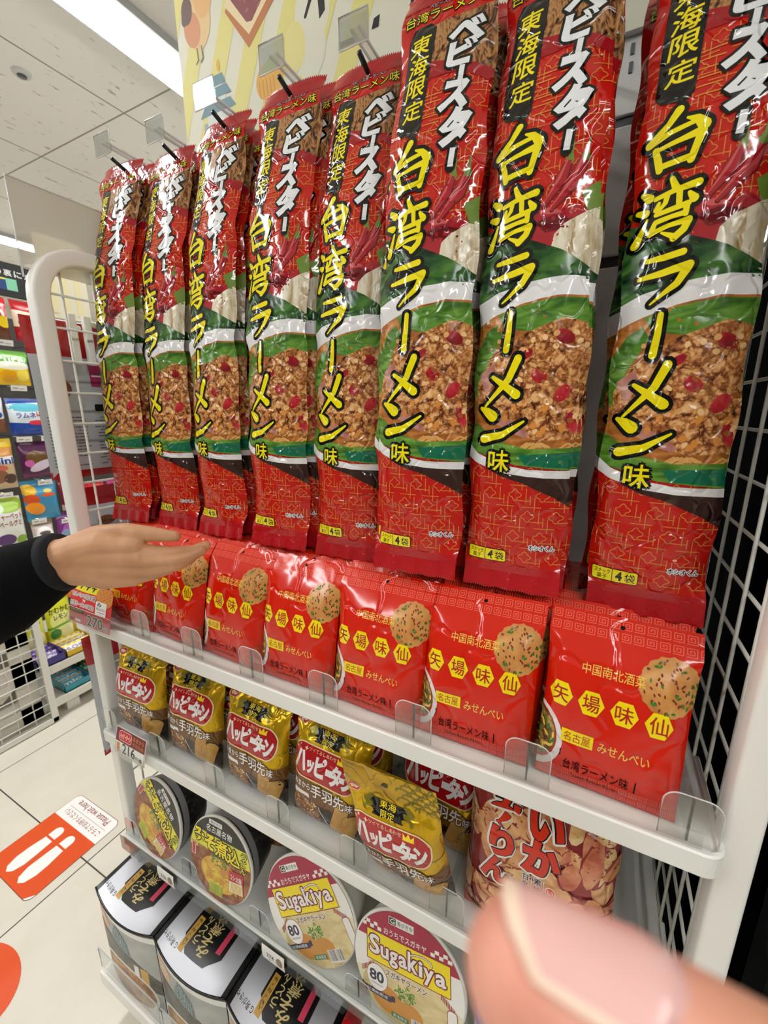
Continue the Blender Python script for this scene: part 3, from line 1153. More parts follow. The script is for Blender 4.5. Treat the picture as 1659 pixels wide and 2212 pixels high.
def noodle_art():
    A = Art(clip=[(0, 0), (NW, 0), (NW, NH), (0, NH)])
    A.xf = lambda x, y: (x * 0.955, y + 6)
    rg = random.Random(5)
    A.rect(0, -6, 104, 562, C['red'], 0)
    lattice(A, 0, 300, 104, 486, C['gold'], 1)
    lattice(A, 0, 4, 104, 112, C['gold'], 1)
    A.rect(0, 548, 104, 562, C['seal'], 1)
    A.rect(0, -6, 104, 2, C['seal'], 1)
    # header print
    A.text('ベビースターラーメン', 30, 544.5, 78, 548.5, C['wht'], 2, out=0.4, omat=C['blk'])
    A.text('台湾ラーメン味', 5, 532, 96, 543, C['yed'], 4, bold=1.5, out=1.0, omat=C['blk'], olv=2)
    # fried noodle picture behind the katakana
    A.poly([(12, 470), (36, 487), (70, 478), (104, 466), (104, 530), (80, 527), (50, 526), (28, 522), (12, 518)], C['noodle'], 2)
    A.poly([(12, 452), (36, 470), (70, 470), (104, 456), (104, 468), (70, 480), (36, 488), (12, 472)], C['redd'], 3)
    for k in range(6):
        A.rect(38, 452 - k * 7, 56, 453 - k * 7, C['gold'], 3)
    # black plate
    A.poly([(8, 428), (13, 421), (32, 416), (37, 422), (41, 510), (41, 522), (34, 528), (16, 527), (11, 518)], C['blk'], 4)
    for ch, yy in (('東', 508), ('海', 487), ('限', 466), ('定', 443)):
        A.text(ch, 15, yy - 9.5, 36, yy + 9.5, C['yed'], 5, bold=3.0, shear=0.10)
    # white katakana
    for ch, x0, y0, x1, y1 in (('ベ', 56, 496, 92, 520), ('ビ', 57, 474, 85, 500), ('ス', 54, 431, 84, 461), ('タ', 57, 398, 88, 434)):
        A.text(ch, x0, y0, x1, y1, C['wht'], 9, bold=6.5, out=2.6, omat=C['blk'], olv=7, shear=0.12)
    for x0, y0, x1, y1 in ((67, 458, 79, 474), (66, 380, 79, 397)):
        A.glyph(K_BAR, x0, y0, x1, y1, C['wht'], 9, out=2.6, omat=C['blk'], cap=False)
    # peppers, garlic, leek
    for P, Wd in (([(76, 372), (70, 358), (57, 338)], [5, 11, 3]), ([(89, 374), (82, 356), (64, 334)], [7, 13, 3])):
        A.stroke(P, [w + 1.2 for w in Wd], C['chd'], 3, n=14)
        A.stroke([(x - 0.3, y + 0.4) for x, y in P], [w - 1.0 for w in Wd], C['chm'], 3.6, n=14)
        A.stroke([(x - 1.6, y + 1.6) for x, y in P], [w * 0.22 for w in Wd], C['chl'], 4, n=10)
        A.stroke([(P[0][0] + 2, P[0][1] + 14), (P[0][0] + 1, P[0][1] + 6), P[0]], [1.4, 2.2, 7], C['stem'], 4)
    A.poly([(44, 334), (56, 340), (70, 333), (84, 336), (96, 333), (104, 338), (104, 300), (44, 296)], C['chm'], 2)
    A.poly([(50, 326), (66, 330), (84, 326), (84, 318), (60, 316)], C['chd'], 2.4)
    A.poly([(52, 335), (64, 337), (74, 331), (60, 331)], C['chl'], 2.5)
    A.poly([(88, 346), (104, 356), (104, 330), (94, 328)], C['stem'], 3)
    A.poly([(66, 300), (68, 314), (76, 322), (86, 326), (94, 330), (104, 334), (104, 278), (80, 290)], C['garlic'], 3)
    A.poly([(-2, 330), (14, 326), (30, 318), (48, 312), (76, 300), (106, 282), (106, 266), (60, 272), (-2, 262)], C['leaf'], 4)
    # bowl
    A.poly([(-2, 238), (-2, 262), (20, 270), (50, 276), (80, 278), (106, 276), (106, 236), (50, 240)], C['bowl'], 5)
    A.poly([(-2, 242), (20, 250), (46, 258), (76, 262), (106, 260), (106, 120), (-2, 120)], C['soup'], 6)
    A.poly([(22, 250), (46, 256), (76, 260), (106, 258), (106, 226), (60, 232), (30, 236)], C['green'], 7)
    A.poly([(-2, 214), (10, 236), (22, 242), (28, 232), (14, 206), (4, 176), (-2, 172)], C['green'], 7)
    A.poly([(4, 188), (16, 206), (34, 222), (52, 232), (70, 238), (84, 243), (96, 240), (106, 236), (106, 134), (70, 132), (44, 140), (18, 152), (4, 166)], C['meat'], 8)
    A.poly([(6, 196), (20, 206), (26, 192), (14, 176)], C['ham'], 9)
    A.poly([(26, 160), (48, 148), (62, 138), (58, 134), (40, 140), (22, 152)], C['ham'], 9)
    for x, y, a, b2, r in ((52, 212, 7, 4, 0.6), (86, 226, 9, 6, -0.5), (66, 192, 6, 8, 0.9), (88, 176, 6, 9, -0.6), (97, 150, 4, 11, 0.3), (46, 178, 4, 5, 1.0)):
        A.ell(x, y, a, b2, C['chili'], 9, r, n=14)
    for _ in range(10):
        A.ell(rg.uniform(34, 98), rg.uniform(138, 170), 2.6, 3.6, C['gold'], 9, rg.uniform(0, 3), n=10)
    for _ in range(26):
        x, y = rg.uniform(20, 100), rg.uniform(140, 234)
        A.ell(x, y, rg.uniform(2, 3.6), rg.uniform(1.6, 3), C['bean%d' % rg.randint(0, 2)], 9, rg.uniform(0, 3), n=9)
    for k in range(9):
        x = rg.uniform(48, 96)
        A.stroke([(x, 124), (x + 8, 130), (x + 16, 126)], 1.6, C['noodle_line'], 8, n=5)
    A.poly([(-2, 152), (14, 142), (34, 130), (60, 124), (106, 126), (106, 104), (50, 108), (-2, 122)], C['green'], 9)
    A.poly([(52, 118), (106, 122), (106, 106), (60, 108)], C['teal'], 10)
    A.poly([(-2, 128), (10, 118), (34, 108), (64, 104), (106, 104), (106, 96), (64, 97), (34, 100), (10, 108), (-2, 116)], C['bowl'], 10)
    A.poly([(20, 104), (64, 97), (106, 96), (106, 66), (88, 78), (60, 90), (36, 96)], C['shade'], 5)
    # brush lettering
    for ks, (x0, y0, x1, y1) in ((K_DAI, (8, 366, 54, 411)), (K_WAN, (5, 310, 52, 359)), (K_RA, (12, 259, 55, 300)), (K_BOU, (26, 216, 40, 252)),
                                 (K_ME, (12, 163, 52, 211)), (K_N, (7, 130, 57, 166))):
        A.glyph(ks, x0, y0, x1, y1, C['blk'], 13, out=3.4, omat=C['blk'], ws=1.06)
        A.glyph(ks, x0, y0, x1, y1, C['yel'], 15)
    A.text('味', 22, 101, 43, 122, C['yel'], 15, bold=3.0, out=2.6, omat=C['blk'], olv=13)
    # lower labels
    A.rrect(4, 5, 46, 18.5, 2, C['blk'], 11)
    A.rrect(4.6, 5.6, 45.4, 17.9, 1.7, C['yed'], 12)
    A.rect(22.6, 5.6, 23.3, 17.9, C['blk'], 13)
    A.text('スナック', 6.5, 12, 21, 16.6, C['blk'], 13, bold=1.0)
    A.text('菓子', 9, 6.6, 18.5, 11.3, C['blk'], 13, bold=1.0)
    A.text('4', 26, 7, 32, 16.6, C['blk'], 13, bold=4)
    A.text('袋', 34, 7, 43.5, 15.6, C['blk'], 13, bold=2)
    A.text('ホシオくん', 69, 22, 94, 27.6, C['blk'], 14, bold=1.0, out=0.8, omat=C['wht'], olv=12)
    return A


for k, h in enumerate(('E0A868', '9C5C2E', 'F0C890')):
    C['bean%d' % k] = film('film_crumb_%d' % k, h)
C['noodle_line'] = film('film_noodle_line', 'DCA860')
ART_NOODLE = noodle_art()
PERF = [150.0 / NH, 0.22, 0.463, 0.70, 0.925]


def noodle_sheet(seed):
    cr = creases(seed, NW, NH, 46, 0.0024, 8, 30, 3.4)
    zs = np.array([-.006, .05, .107, .272, .407, .497, .561])
    yo = np.array([.0, -.001, -.002, .010, .027, .055, .077])

    def fn(U, V):
        z = V * NH / 1000.0
        y = np.interp(z - 0.006, zs, yo)
        # soften the polyline curve
        side = 1 - np.abs(2 * U - 1) ** 3.2
        seg = np.ones_like(V)
        for s0, dep, wd in ((0.0, 0.95, 0.025), (0.222, 0.30, 0.022), (0.475, 0.30, 0.022), (0.74, 0.26, 0.024), (0.965, 0.9, 0.04)):
            seg *= 1 - dep * np.exp(-((V - s0) / wd) ** 2)
        bulge = 0.013 * np.clip(side, 0, 1) * seg
        wr = cr(U, V) * np.clip(side * 1.6, 0.15, 1) * np.clip(seg * 1.2, 0.3, 1)
        rp = 0.0009 * np.sin(U * 30 + 4 * np.sin(V * 9 + seed)) * np.exp(-((V - 0.475) / 0.035) ** 2)
        rp += 0.0008 * np.sin(U * 37 + seed) * np.exp(-((V - 0.222) / 0.03) ** 2)
        edge = 0.0016 * np.sin(V * 40 + seed * 2) * (np.abs(2 * U - 1) ** 6)
        x = (U - 0.5) * NW / 1000.0 + edge
        return x, y + 0.012 * seg - bulge - wr - rp, z
    return Sheet(NW, NH, 24, 132, fn)


def zigzag(b, x0, x1, z, fn, mat, up=1, n=40, h=0.0022):
    for k in range(n):
        a, c = x0 + (x1 - x0) * k / n, x0 + (x1 - x0) * (k + 1) / n
        b.add([fn(a, z), fn(c, z), fn((a + c) / 2, z + h * up)], [(0, 1, 2)], mat)


NOODLE = []
SIDE_RED = film('film_back', '7A0E12')
for sd in (11, 23, 37):
    sh = noodle_sheet(sd)
    me = sh.print_mesh('printed_bag', ART_NOODLE, [sh.back(0.010, SIDE_RED)])
    b = MB()
    top = sh.P[:, -1, :]
    zf = lambda x, z: (x, float(np.interp(x, top[:, 0], top[:, 1])), z)
    for i in range(24):
        p, q = top[i], top[i + 1]
        b.add([tuple(p), tuple(q), (q[0], q[1] + 0.002, q[2] + 0.005), (p[0], p[1] + 0.002, p[2] + 0.005)], [(0, 1, 2, 3)], C['seal'])
    zigzag(b, -0.049, 0.049, top[0, 2] + 0.005, lambda x, z: (x, float(np.interp(x, top[:, 0], top[:, 1])) + 0.002, z), C['seal'])
    tops = b.mesh('top_seal')
    b = MB()
    bot = sh.P[:, 0, :]
    for i in range(24):
        p, q = bot[i], bot[i + 1]
        rip = lambda t: 0.0015 * math.sin(t[0] * 260 + sd)
        b.add([tuple(p), tuple(q), (q[0], q[1] - 0.004 + rip(q), q[2] - 0.017), (p[0], p[1] - 0.004 + rip(p), p[2] - 0.017)], [(3, 2, 1, 0)], C['seal'], True)
    zigzag(b, -0.049, 0.049, bot[0, 2] - 0.017, lambda x, z: (x, float(np.interp(x, bot[:, 0], bot[:, 1])) - 0.004 + 0.0015 * math.sin(x * 260 + sd), z), C['seal'], -1)
    NOODLE.append((me, tops, b.mesh('bottom_seal')))

NB = [(0.040, .090, 1.0845), (0.150, .101, 1.081), (0.268, .090, 1.0853), (0.387, .086, 1.0866), (0.494, .096, 1.0830), (0.607, .063, 1.0952), (0.710, .077, 1.0902), (0.832, .096, 1.0800)]
ORD = ['first', 'second', 'third', 'fourth', 'fifth', 'sixth', 'seventh', 'eighth']
POSN = ['on the leftmost hook', 'on the second hook from the left', 'on the third hook from the left', 'on the fourth hook from the left',
        'on the fifth hook from the left', 'on the sixth hook from the left', 'on the second hook from the right', 'on the rightmost hook']
rg = random.Random(8)
noodle_roots = []
for i, (x, y, z) in enumerate(NB):
    nb = 4 if i in (5, 6) else 3
    for k in range(nb):
        ry0 = (0.022, 0.03, 0.02, 0, 0.0, 0, 0, 0)[i]
        me, tp, bt = NOODLE[(i + k * 2) % 3]
        jx = 0.0 if k == 0 else rg.uniform(-0.007, 0.009)
        if i == 5 and k == 1:
            jx = -0.016
        if i in (6, 7) and k:
            jx = -0.006 + 0.010 * (k % 2)
        lab = ('long red ramen snack pack in front ' if k == 0 else 'red ramen snack pack, %s behind the front one ' % ORD[k - 1]) + POSN[i]
        r = empty('ramen_snack_pack', (x + jx, y + 0.021 * k, z - 0.006 + (rg.uniform(-0.004, 0.004) if k else 0)),
                  (0.0, -ry0 + rg.uniform(-0.006, 0.006), rg.uniform(-0.05, 0.05)), lab, 'snack pack', 'red ramen snack packs on hooks')
        mobj('printed_bag', me, r)
        mobj('top_seal', tp, r)
        mobj('bottom_seal', bt, r)
        if k == 0:
            noodle_roots.append(r)

# hooks with clear price holders
for i, (x, y, z) in enumerate(NB):
    zt = z + 0.548
    yf = y + 0.072
    h = empty('peg_hook', (x, 0.339, zt), label='chrome peg hook with clear price plate, ' + POSN[i].replace('on the ', '').replace(' hook', '') + ' of eight', cat='hook', group='peg hooks with clear price plates')
    yl = yf - 0.339
    b = MB()
    b.tube([(0, 0, 0), (0, yl * 0.5, 0), (0, yl + 0.012, 0.0), (0, yl, 0.003)], 0.0023, CHROME, 10)
    b.box((-0.012, -0.002, -0.014), (0.012, 0.0, 0.014), WHITE, 0.001)
    b.obj('rod', h)
    b = MB()
    b.tube([(0, yl + 0.014, 0.0), (0, yl - 0.004, 0.006), (0, yl - 0.020, 0.012)], 0.003, BLACK, 10)
    b.obj('tip', h)
    b = MB()
    for dx in (-0.005, 0.005):
        b.tube([(dx, -0.001, 0.024), (dx, yl - 0.028, 0.028)], 0.0018, CLEARED, 8)
    b.box((-0.005, yl - 0.028, 0.0275), (0.005, -0.001, 0.0285), CLEAR)
    b.obj('ticket_arm', h)
    b = MB()
    b.box((-0.0185, yl - 0.0325, 0.010), (0.0185, yl - 0.0315, 0.040), clear('plate_plastic', 'EEF2F4', 0.3, 0.1))
    b.box((-0.0185, yl - 0.0300, 0.012), (0.0185, yl - 0.0292, 0.038), CLEAR)
    b.tube([(-0.0185, yl - 0.032, 0.010), (0.0185, yl - 0.032, 0.010), (0.0185, yl - 0.032, 0.040), (-0.0185, yl - 0.032, 0.040), (-0.0185, yl - 0.032, 0.010)], 0.0009, CLEARED, 6)
    b.obj('price_plate', h)

# ------------------------------------------------------------------ red cracker bags on the upper shelf
SW, SH_, SK_ = 124.0, 196.0, 0.857
C['sr'] = film('film_senbei_red', 'D41E06', 0.14, bump=(30.0, 0.25, 0.004, 1.5, 0.8, 15.0))
C['srl'] = film('film_senbei_fret', 'F2604A', 0.16, bump=(30.0, 0.25, 0.004, 1.5, 0.8, 15.0))
C['sy'] = film('film_senbei_yellow', 'F4DC10', 0.15, bump=(30.0, 0.25, 0.004, 1.5, 0.8, 15.0))
C['syt'] = film('film_senbei_pale_yellow', 'F2C95A', 0.15, bump=(30.0, 0.25, 0.004, 1.5, 0.8, 15.0))
C['sdk'] = film('film_senbei_ink', '100202', 0.5, spec=0.15)
C['srd'] = film('film_senbei_glyph', 'B41A0C', 0.3)
C['crk'] = mottled('print_cracker', [(0.25, 'A86A30'), (0.5, 'C88C4C'), (0.8, 'DDA868')], 45, bump=(60.0, 0.2, 0.003, 2.0, 0.6))
C['crk2'] = film('film_sesame', '7E3416', 0.3)
C['crk3'] = film('film_chive', '3E7A22', 0.3)
C['bwl'] = film('film_bowl_white', 'E8E0E0', 0.25)
C['bsoup'] = mottled('print_ramen', [(0.25, '4A3414'), (0.5, '7E6A30'), (0.8, 'B49A58')], 120, 'cells', bump=(60.0, 0.2, 0.003, 2.0, 0.6))


def fret(A, x0, x1, y, s, mat, lv):
    n = int((x1 - x0) / s)
    for k in range(n + 1):
        x = x0 + k * s
        P = [(0.04, 0), (0.96, 0), (0.96, 0.9), (0.12, 0.9), (0.12, 0.24), (0.72, 0.24), (0.72, 0.66), (0.36, 0.66), (0.36, 0.46), (0.5, 0.46)]
        A.stroke([(x + p[0] * s * 0.86, y + p[1] * s * 0.86) for p in P], s * 0.085, mat, lv, cap=False, n=4)


def senbei_art():
    A = Art(clip=[(0, 0), (SW, 0), (SW, SH_ * SK_), (0, SH_ * SK_)])
    A.xf = lambda x, y: (x, (y - 130) * 1.2 + 119 if 26 < y < 160 else y * SK_)
    A.rect(0, 0, SW, SH_, C['sr'], 0)
    for y in (173, 184.5):
        fret(A, 1, SW, y, 10, C['srl'], 1)
    for y in (4, 14):
        fret(A, 1, SW, y, 8.2, C['srl'], 1)
    A.text('中国南北酒菜', 33, 126.5, 84, 134.5, C['syt'], 2, bold=0.8)
    for k, ch in enumerate('矢場味仙'):
        cx, cy = 17 + k * 27.0, 106 - k * 1.0
        A.convex(ngon(cx, cy, 11.2, 10.6, 6, 0.0), C['sy'], 3)
        A.text(ch, cx - 7.2, cy - 6.4, cx + 7.2, cy + 6.4, C['srd'], 4, bold=2.2)
    A.rect(22, 69, 50, 79.5, C['sy'], 3)
    A.text('名古屋', 24.5, 70.6, 47.5, 78, C['srd'], 4, bold=0.6)
    A.text('みせんべい', 54, 69.5, 95, 77.5, C['syt'], 3, bold=0.8)
    A.text('台湾ラーメン味', 27, 46.5, 82, 55.5, C['sdk'], 3, bold=1.4)
    A.rect(86.5, 46, 87.6, 55.5, C['sdk'], 3)
    A.rect(22.6, 56, 23.6, 62, C['sdk'], 5)
    A.text('Taiwan Ramen Flavor', 34, 40.5, 74, 43.6, C['sdk'], 3)
    # cracker, upper right
    pts = []
    for k in range(48):
        a = 2 * PI * k / 48
        r = 24.5 + 0.8 * math.sin(a * 17)
        pts.append((103 + r * math.cos(a), 131 + r * 0.84 * math.sin(a)))
    A.tri(pts, C['crk'], 2)
    rg = random.Random(4)
    for _ in range(46):
        a, r = rg.uniform(0, 2 * PI), 22 * math.sqrt(rg.random())
        A.ell(103 + r * math.cos(a), 131 + r * 0.84 * math.sin(a), 0.9, 1.5, C['crk2'], 3, rg.uniform(0, 3), n=6)
    for _ in range(22):
        a, r = rg.uniform(0, 2 * PI), 22 * math.sqrt(rg.random())
        A.ell(103 + r * math.cos(a), 131 + r * 0.84 * math.sin(a), 1.0, 1.9, C['crk3'], 4, rg.uniform(0, 3), n=6)
    # bowl, lower left
    A.ell(-6, 66, 30, 28, C['bwl'], 2)
    A.ell(-6, 67, 24.5, 23.5, C['srd'], 3)
    A.ell(-6, 67.5, 23, 22, C['bsoup'], 4)
    for _ in range(20):
        a, r = rg.uniform(-1.4, 1.4), 22 * math.sqrt(rg.random())
        A.ell(-6 + r * math.cos(a), 67 + r * math.sin(a) * 0.95, 1.2, 3.4, C['crk3'] if rg.random() < 0.45 else C['syt'], 5, rg.uniform(0, 3), n=7)
    A.ell(2, 190, 0.1, 0.1, C['sdk'], 2)
    A.ell(62, 186, 2.0, 2.0, C['sdk'], 3)
    return A


ART_SENBEI = senbei_art()


def pouch(W, H, thick, seed, nx, nz, lean_top=0.0, flap=0.80, ncr=16, amp=0.0016, flap_back=0.018, base=True, fold=0.0):
    cr = creases(seed, W, H, ncr, amp, 14, 40, 6.0)

    def fn(U, V):
        z = V * H / 1000.0
        side = np.clip(1 - np.abs(2 * U - 1) ** 6.0, 0, 1)
        up = np.clip((flap - V) / flap, 0, 1)
        body = np.where(V < flap, np.clip(1.15 * (1 - (1 - up) ** 5), 0, 1), 0.0)
        low = 1 - np.exp(-(V / 0.10)) if base else np.ones_like(V)
        y = -thick * side * body * low
        y = y + np.clip(V - flap, 0, 1) / (1 - flap) * flap_back
        y = y - cr(U, V) * np.clip(side * 1.8, 0.2, 1)
        if fold:                       # top of the bag bent backwards
            g = np.clip(V - flap, 0, 1) * H / 1000.0
            z = np.minimum(V, flap) * H / 1000.0 + g * math.cos(fold)
            y = y + g * math.sin(fold)
        taper = 1.0 - 0.05 * body * (np.abs(2 * U - 1) ** 2)
        return (U - 0.5) * W / 1000.0 * taper, y, z
    return Sheet(W, H, nx, nz, fn)


SENBEI = []
for sd in (2, 9, 14):
    sh = pouch(SW, SH_ * SK_, 0.015, sd, 26, 40, flap=0.87, flap_back=0.012)
    me = sh.print_mesh('printed_bag', ART_SENBEI, [sh.back(0.005, C['sr'])])
    SENBEI.append(me)
SX = [0.098, 0.215, 0.335, 0.452, 0.572, 0.690, 0.815]
SN = ['leftmost row', 'second row from the left', 'third row from the left', 'middle row', 'third row from the right', 'second row from the right', 'rightmost row']
rg = random.Random(21)
for i, x in enumerate(SX):
    n = 8 if i >= 4 else 6
    for k in range(n):
        lab = ('front red rice cracker bag of the %s on the upper shelf' % SN[i]) if k == 0 else ('red cracker bag, %s behind the front one, %s' % (ORD[k - 1], SN[i]))
        r = empty('cracker_bag', (x + (rg.uniform(-0.006, 0.006) if k else 0), 0.027 + 0.0205 * k, 0.8965 + (0.001 if k == 0 else 0.0015)),
                  (-0.20 + rg.uniform(-0.02, 0.02), rg.uniform(-0.015, 0.015) + (0.02 if i == 6 else 0), rg.uniform(-0.04, 0.04)), lab, 'snack bag', 'red cracker bags on the upper shelf')
        mobj('printed_bag', SENBEI[(i + k) % 3], r)

# ------------------------------------------------------------------ gold snack bags on the second shelf
FG = (36.0, 0.35, 0.004, 2.0, 0.9, 24.0)
G = {}
G['gold'] = mottled('foil_gold', [(0.3, 'A87E08'), (0.55, 'D2A80E'), (0.8, 'E3BE24')], 16, rough=0.24, bump=FG, metal=0.55)
G['olive'] = film('foil_olive', '7C7412', 0.3, 0.4, FG)
G['red'] = film('gold_bag_red', 'B01018', 0.2, bump=FG)
G['cream'] = film('gold_bag_cream', 'EBD9A8', 0.25, bump=FG)
G['wht'] = film('gold_bag_white', 'ECECEA', 0.25, bump=FG)
G['blk'] = film('gold_bag_black', '0A0A08', 0.2, bump=FG)
G['brn'] = film('gold_bag_brown', '6E4410', 0.25, bump=FG)
G['dbrn'] = film('gold_bag_dark', '241608', 0.25, bump=FG)
G['yel'] = film('gold_bag_crown', 'F2D81A', 0.25, bump=FG)
G['wing'] = mottled('print_wing', [(0.2, '3A1C0C'), (0.5, '8A5226'), (0.75, 'C08A58')], 90, bump=FG)
G['crk'] = mottled('print_rice_cracker', [(0.3, 'B07A30'), (0.6, 'C99C50'), (0.8, 'D8B26A')], 40, bump=FG)
G['pink'] = film('gold_bag_pink', 'C8203A', 0.25, bump=FG)
GW, GH, GK = 124.0, 196.0, 0.98


def gold_art():
    A = Art(clip=[(0, 0), (GW, 0), (GW, GH * GK), (0, GH * GK)])
    A.xf = lambda x, y: (x, float(np.interp(y, [0, 88, 124, 196], [0, 112, 144, 196])) * GK)

    def Y(v):
        return GH - v
    A.rect(0, 0, GW, GH, G['gold'], 0)
    # fish-scale pattern, upper right
    for j in range(6):
        for i in range(4):
            cx, cy = 82 + i * 14 + (7 if j % 2 else 0), Y(8 + j * 10.5)
            if cx < 78:
                continue
            for r in (9.5,):
                P = [(cx + r * math.cos(a), cy + r * math.sin(a) * 0.95) for a in [PI * k / 10 for k in range(11)]]
                A.stroke(P, 2.0, G['olive'], 1, n=5)
    A.ell(58, Y(28), 4.2, 4.2, G['blk'], 3)
    # maker's hexagon
    A.convex(ngon(11, Y(58), 10.5, 9.5, 6, 0.0), G['cream'], 3)
    A.convex(ngon(11, Y(58), 9.4, 8.4, 6, 0.0), G['pink'], 4)
    A.poly([(4, Y(58)), (8, Y(54)), (18, Y(57)), (14, Y(62))], G['cream'], 5)
    # black plate with gold writing and scroll ornaments
    A.rrect(34, Y(82), 84, Y(62), 2, G['blk'], 3)
    for sx in (-1, 1):
        for k in range(7):
            A.ell(59 + sx * (24 + 3 * (k % 3)), Y(63 + 3 * k), 4.0, 3.0, G['olive'], 4, n=10)
        for k in range(4):
            A.ell(59 + sx * (22 + 2 * k), Y(78 + (k % 2) * 4), 3.2, 2.6, G['gold'], 5, n=9)
    A.text('東海', 48, Y(72), 70, Y(62.5), G['yel'], 6, bold=1.2)
    A.text('限定', 50, Y(82), 68, Y(73.5), G['yel'], 6, bold=1.0)
    # red lozenge with white name
    A.rrect(6, Y(130), 114, Y(86), 19, G['cream'], 6, n=10)
    A.rrect(7.6, Y(128.4), 112.4, Y(87.6), 18, G['red'], 7, n=10)
    A.text('ツイてるしあわせ', 34, Y(95), 78, Y(90), G['cream'], 8)
    A.poly([(26, Y(93.5)), (28.6, Y(92.6)), (29.6, Y(90)), (30.6, Y(92.6)), (33.2, Y(93.5)), (30.6, Y(94.4)), (29.6, Y(97)), (28.6, Y(94.4))], G['cream'], 8)
    for t, x0, x1, y0, y1 in (('ハ', 13, 34, 97, 122), ('ッ', 35, 47, 106, 122), ('ピ', 48, 66, 97, 122), ('ー', 66, 75, 108, 115), ('タ', 72, 90, 99, 124), ('ー', 88, 96, 110, 116), ('ン', 92, 109, 101, 124)):
        A.text(t, x0, Y(y1), x1, Y(y0), G['wht'], 9, bold=5.5)
    A.poly([(80, Y(97)), (80, Y(89)), (84, Y(93)), (87, Y(87.5)), (90, Y(93)), (94, Y(89)), (94, Y(97))], G['yel'], 9)
    # brown lower field with photographs
    A.poly([(0, Y(128)), (124, Y(140)), (124, 0), (0, 0)], G['brn'], 2)
    A.rect(0, 0, GW, Y(158), G['dbrn'], 3)
    A.text('あまから', 14, Y(143), 43, Y(135), G['wht'], 8, bold=1.2, out=0.8, omat=G['brn'])
    A.text('手羽先', 45, Y(149), 98, Y(133), G['wht'], 9, bold=3.0, out=1.2, omat=G['brn'])
    A.text('味', 100, Y(149), 110, Y(139), G['wht'], 9, bold=1.6, out=1.0, omat=G['brn'])
    A.rrect(14, Y(156), 42, Y(148), 3, G['wht'], 4)
    A.poly([(8, Y(190)), (10, Y(166)), (18, Y(154)), (36, Y(152)), (52, Y(156)), (60, Y(166)), (58, Y(190))], G['wing'], 5)
    rg = random.Random(9)
    for _ in range(40):
        A.ell(rg.uniform(14, 56), Y(rg.uniform(158, 188)), 0.7, 1.5, G['cream'], 6, rg.uniform(0, 3), n=6)
    A.stroke([(58, Y(160)), (64, Y(170)), (74, Y(186))], 1.2, G['wht'], 5)
    for P in ([(96, Y(146)), (90, Y(168)), (82, Y(190))], [(110, Y(164)), (104, Y(178)), (94, Y(196))]):
        A.stroke(P, [22, 23, 22], G['dbrn'], 6, n=16)
        A.stroke(P, [20, 21, 20], G['crk'], 7, n=16)
    return A


ART_GOLD = gold_art()
GOLD = []
for sd, fo in ((3, 0.85), (8, 0.95), (15, 0.75), (21, 0.0)):     # the last one keeps its top straight
    sh = pouch(GW, GH * GK, 0.024, sd, 24, 38, flap=0.77, flap_back=0.004, ncr=26, amp=0.0026, fold=fo)
    GOLD.append(sh.print_mesh('printed_bag', ART_GOLD, [sh.back(0.013, G['gold'])]))
for i, (x, y, rx, ry, rz, lab) in enumerate((
        (0.082, 0.034, -0.06, 0.02, 0.06, 'gold snack bag at the left end of the second shelf behind the 216 price card'),
        (0.217, 0.036, -0.14, 0.0, 0.03, 'gold snack bag standing straight, second from the left on its shelf'),
        (0.357, 0.036, -0.08, 0.02, 0.0, 'gold snack bag with a crumpled top, middle of the second shelf'),
        (0.487, 0.038, -0.10, 0.05, 0.02, 'gold snack bag partly covered by the forward leaning one'),
        (0.624, 0.034, 0.24, -0.10, -0.04, 'gold snack bag with punched hole leaning forward over the shelf edge'),
        (0.226, 0.085, -0.10, 0.03, 0.1, 'gold snack bag in the shade behind the second from the left'),
        (0.110, 0.085, -0.10, 0.0, 0.0, 'gold snack bag hidden behind the one at the left end'),
        (0.368, 0.085, -0.10, 0.0, -0.05, 'gold snack bag in the shade behind the middle one'),
        (0.500, 0.095, -0.10, 0.0, 0.05, 'gold snack bag in the shade behind the partly covered one'),
        (0.634, 0.090, -0.12, 0.05, -0.03, 'dim gold snack bag between the leaning one and the pink bag'))):
    r = empty('gold_snack_bag', (x, y, 0.6625 + (0.004 if rx > 0 else 0.007)), (rx, ry, rz), lab, 'snack bag', 'gold snack bags on the second shelf')
    mobj('printed_bag', GOLD[3 if i == 4 else i % 3], r)

# ------------------------------------------------------------------ pink rice cracker bag
PW, PH = 160.0, 215.0
FP = (36.0, 0.25, 0.004, 1.5, 0.9, 16.0)
P_ = {}
P_['chips'] = mottled('print_rice_chips', [(0.08, '5E1A1A'), (0.22, 'A0524A'), (0.4, 'C88A66'), (0.62, 'E0B088'), (0.85, 'F0CFA0')], 42, 'cells', bump=FP, stretch=(1.2, 1, 0.8))
P_['red'] = film('pink_bag_red', 'CE2A0C', 0.2, bump=FP)
P_['blk'] = film('pink_bag_black', '100606', 0.2, bump=FP)
P_['wht'] = film('pink_bag_white', 'F0E4DC', 0.25, bump=FP)
P_['pink'] = film('pink_bag_pink', 'E0A8A8', 0.25, bump=FP)


def chip_pts(rg, x, y, a, b, rot):
    out = []
    for k in range(14):
        t = 2 * PI * k / 14
        r = 1 + 0.12 * rg.uniform(-1, 1)
        px, py = a * r * math.cos(t), b * r * math.sin(t)
        out.append((x + px * math.cos(rot) - py * math.sin(rot), y + px * math.sin(rot) + py * math.cos(rot)))
    return out


